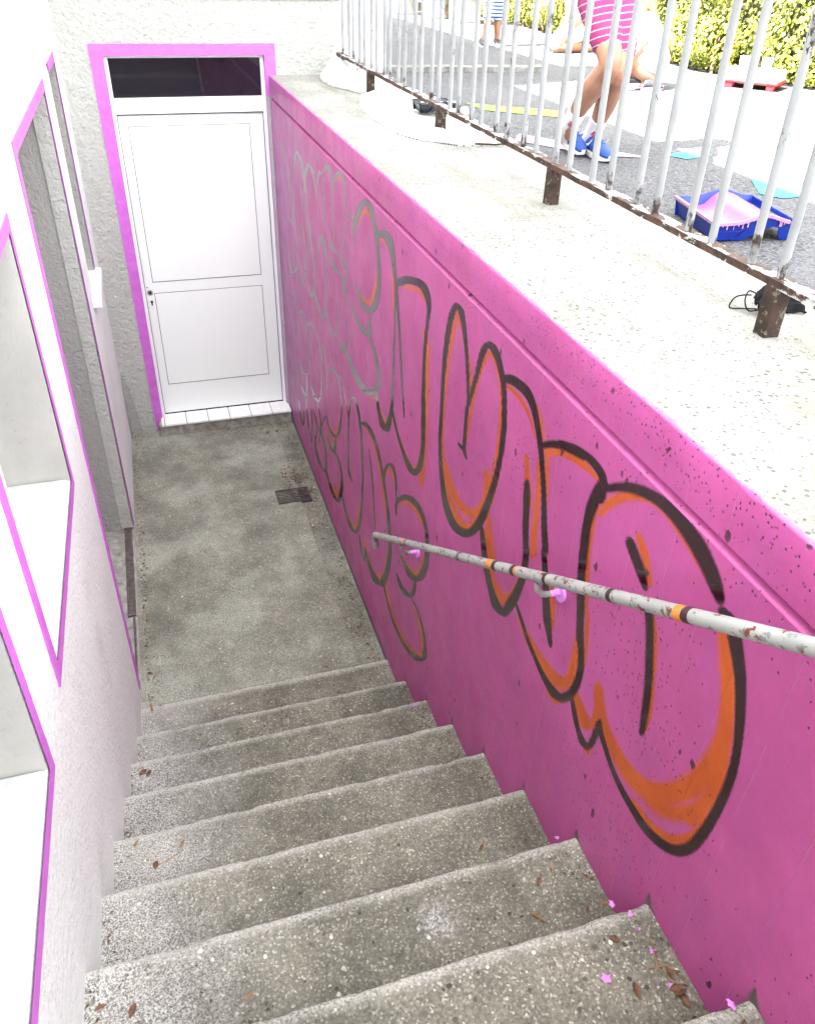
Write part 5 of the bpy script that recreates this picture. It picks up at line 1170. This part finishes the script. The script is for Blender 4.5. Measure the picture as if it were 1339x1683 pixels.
# blond child in white, crouching over the asphalt with the back to the camera
b = Vector((3.50, 5.74, ZG))
q = lambda x, y, z: tuple(b+Vector((x, y, z)))
C = [[(q(.10, .02, .17), .085), (q(.06, .04, .27), .085), (q(.01, .05, .38), .080), (q(-.03, .06, .45), .035), (q(-.04, .07, .50), .05)],
     [(q(.08, -.05, .16), .065), (q(-.06, -.06, .20), .052), (q(-.14, -.06, .24), .046), (q(-.06, -.07, .12), .042), (q(.06, -.07, .07), .032), (q(-.02, -.08, .035), .022)],
     [(q(.08, .09, .16), .065), (q(-.06, .12, .20), .052), (q(-.14, .12, .24), .046), (q(-.06, .12, .12), .042), (q(.06, .12, .07), .032), (q(-.02, .12, .035), .022)],
     [(q(0, -.06, .38), .036), (q(-.10, -.10, .28), .028), (q(-.22, -.09, .16), .024), (q(-.28, -.08, .07), .018)],
     [(q(0, .15, .38), .036), (q(-.10, .19, .28), .028), (q(-.22, .17, .16), .024), (q(-.28, .16, .07), .018)]]
C += hand(q(-.30, -.08, .040), (-.8, 0, -.5), (-.5, 0, .8))+hand(q(-.30, .16, .040), (-.8, 0, -.5), (-.5, 0, .8))
t = ground_kid('blond child in white clothes crouching on the sunlit asphalt', b, C,
    [('shirt', [[(q(.11, .02, .18), .098), (q(.06, .04, .28), .096), (q(.01, .05, .38), .092), (q(-.02, .055, .42), .060)], [(q(0, -.06, .38), .046), (q(-.06, -.085, .32), .040)], [(q(0, .15, .38), .046), (q(-.06, .175, .32), .040)]], 'whitecloth'),
     ('trousers', [[(q(.10, .0, .16), .090), (q(.05, -.05, .165), .072), (q(-.08, -.06, .20), .058)], [(q(.10, .04, .16), .090), (q(.05, .09, .165), .072), (q(-.08, .12, .20), .058)]], 'whitecloth')],
    q(-.06, .07, .55), .092, (-1, -.1, -.5), 'blond', [(q(-.03, -.08, .004), q(.13, -.10, .002), ('darkshoe', 'purple')), (q(-.05, .12, .004), q(.11, .12, .002), ('darkshoe', 'purple'))])
# child kneeling, leaning on one arm
b = Vector((3.98, 8.0, ZG)); q = lambda x, y, z: tuple(b+Vector((x, y, z)))
C = [[(q(-.09, -.06, .045), .050), (q(.02, -.04, .15), .062), (q(.14, -.02, .24), .078)], [(q(-.09, -.06, .045), .050), (q(.10, -.06, .045), .045), (q(.26, -.05, .04), .036), (q(.36, -.05, .035), .026)],
     [(q(-.06, .12, .045), .050), (q(.04, .10, .15), .062), (q(.14, .06, .24), .078)], [(q(-.06, .12, .045), .050), (q(.12, .12, .045), .045), (q(.28, .12, .04), .036), (q(.38, .12, .035), .026)],
     [(q(.15, .02, .26), .095), (q(.10, .02, .38), .085), (q(.04, .02, .50), .085), (q(.0, .02, .60), .038), (q(-.02, .02, .66), .05)],
     [(q(.03, -.09, .52), .038), (q(-.04, -.14, .40), .030), (q(-.06, -.16, .28), .026), (q(-.09, -.17, .17), .019)], [(q(.03, .13, .52), .038), (q(-.08, .16, .42), .030), (q(-.16, .14, .36), .026), (q(-.22, .10, .36), .019)]]
C += hand(q(-.10, -.17, .135), (-.1, 0, -1), (-1, 0, 0))+hand(q(-.25, .09, .36), (-1, -.1, .1), (0, 0, 1))
ground_kid('child in a white dress kneeling on the sunlit asphalt near the hedge', b, C,
    [('dress', [[(q(.06, .0, .14), .11), (q(.16, .02, .22), .125), (q(.13, .02, .33), .10), (q(.06, .02, .48), .096), (q(.03, .02, .54), .070)]], 'whitecloth')],
    q(-.04, .02, .71), .092, (-.9, -.2, -.5), 'brownhair', [(q(.36, -.05, .01), q(.46, -.05, .03), ('whitecloth', 'sole')), (q(.38, .12, .01), q(.48, .12, .03), ('whitecloth', 'sole'))])
# child walking further back
b = Vector((3.40, 8.46, ZG)); q = lambda x, y, z: tuple(b+Vector((x, y, z)))
C = [[(q(-.03, 0, .05), .026), (q(-.02, .0, .10), .028), (q(0, 0, .20), .038), (q(.0, -.02, .28), .036), (q(.01, 0, .42), .055), (q(.02, 0, .50), .065)],
     [(q(.14, .06, .05), .026), (q(.13, .06, .10), .028), (q(.12, .05, .20), .038), (q(.11, .03, .28), .036), (q(.10, .02, .42), .055), (q(.09, .02, .50), .065)],
     [(q(.055, .01, .53), .085), (q(.055, .01, .65), .076), (q(.055, .0, .78), .084), (q(.055, -.01, .86), .036), (q(.055, -.02, .92), .045)],
     [(q(-.04, 0, .80), .034), (q(-.10, 0, .68), .027), (q(-.11, -.04, .56), .023), (q(-.10, -.07, .48), .017)], [(q(.15, 0, .80), .034), (q(.21, 0, .68), .027), (q(.22, -.04, .56), .023), (q(.21, -.07, .48), .017)]]
C += hand(q(-.10, -.085, .44), (0, -.3, -1), (1, 0, 0))+hand(q(.21, -.085, .44), (0, -.3, -1), (-1, 0, 0))
ground_kid('small child in blue and white striped shorts walking in the background', b, C,
    [('shorts', [[(q(.0, -.015, .27), .060), (q(.012, 0, .42), .072), (q(.04, .01, .53), .092)], [(q(.11, .03, .27), .060), (q(.10, .02, .42), .072), (q(.07, .01, .53), .092)]], 'navy'),
     ('shirt', [[(q(.055, .01, .55), .093), (q(.055, .01, .66), .086), (q(.055, 0, .78), .092), (q(.055, -.005, .83), .055)], [(q(-.04, 0, .80), .043), (q(-.08, 0, .72), .038)], [(q(.15, 0, .80), .043), (q(.19, 0, .72), .038)]], 'navy')],
    q(.055, -.02, .985), .088, (-.2, -1, -.1), 'brownhair', [(q(-.03, .06, .004), q(-.05, -.10, .002), ('darkshoe', 'sole')), (q(.14, .12, .004), q(.13, -.04, .002), ('darkshoe', 'sole'))])
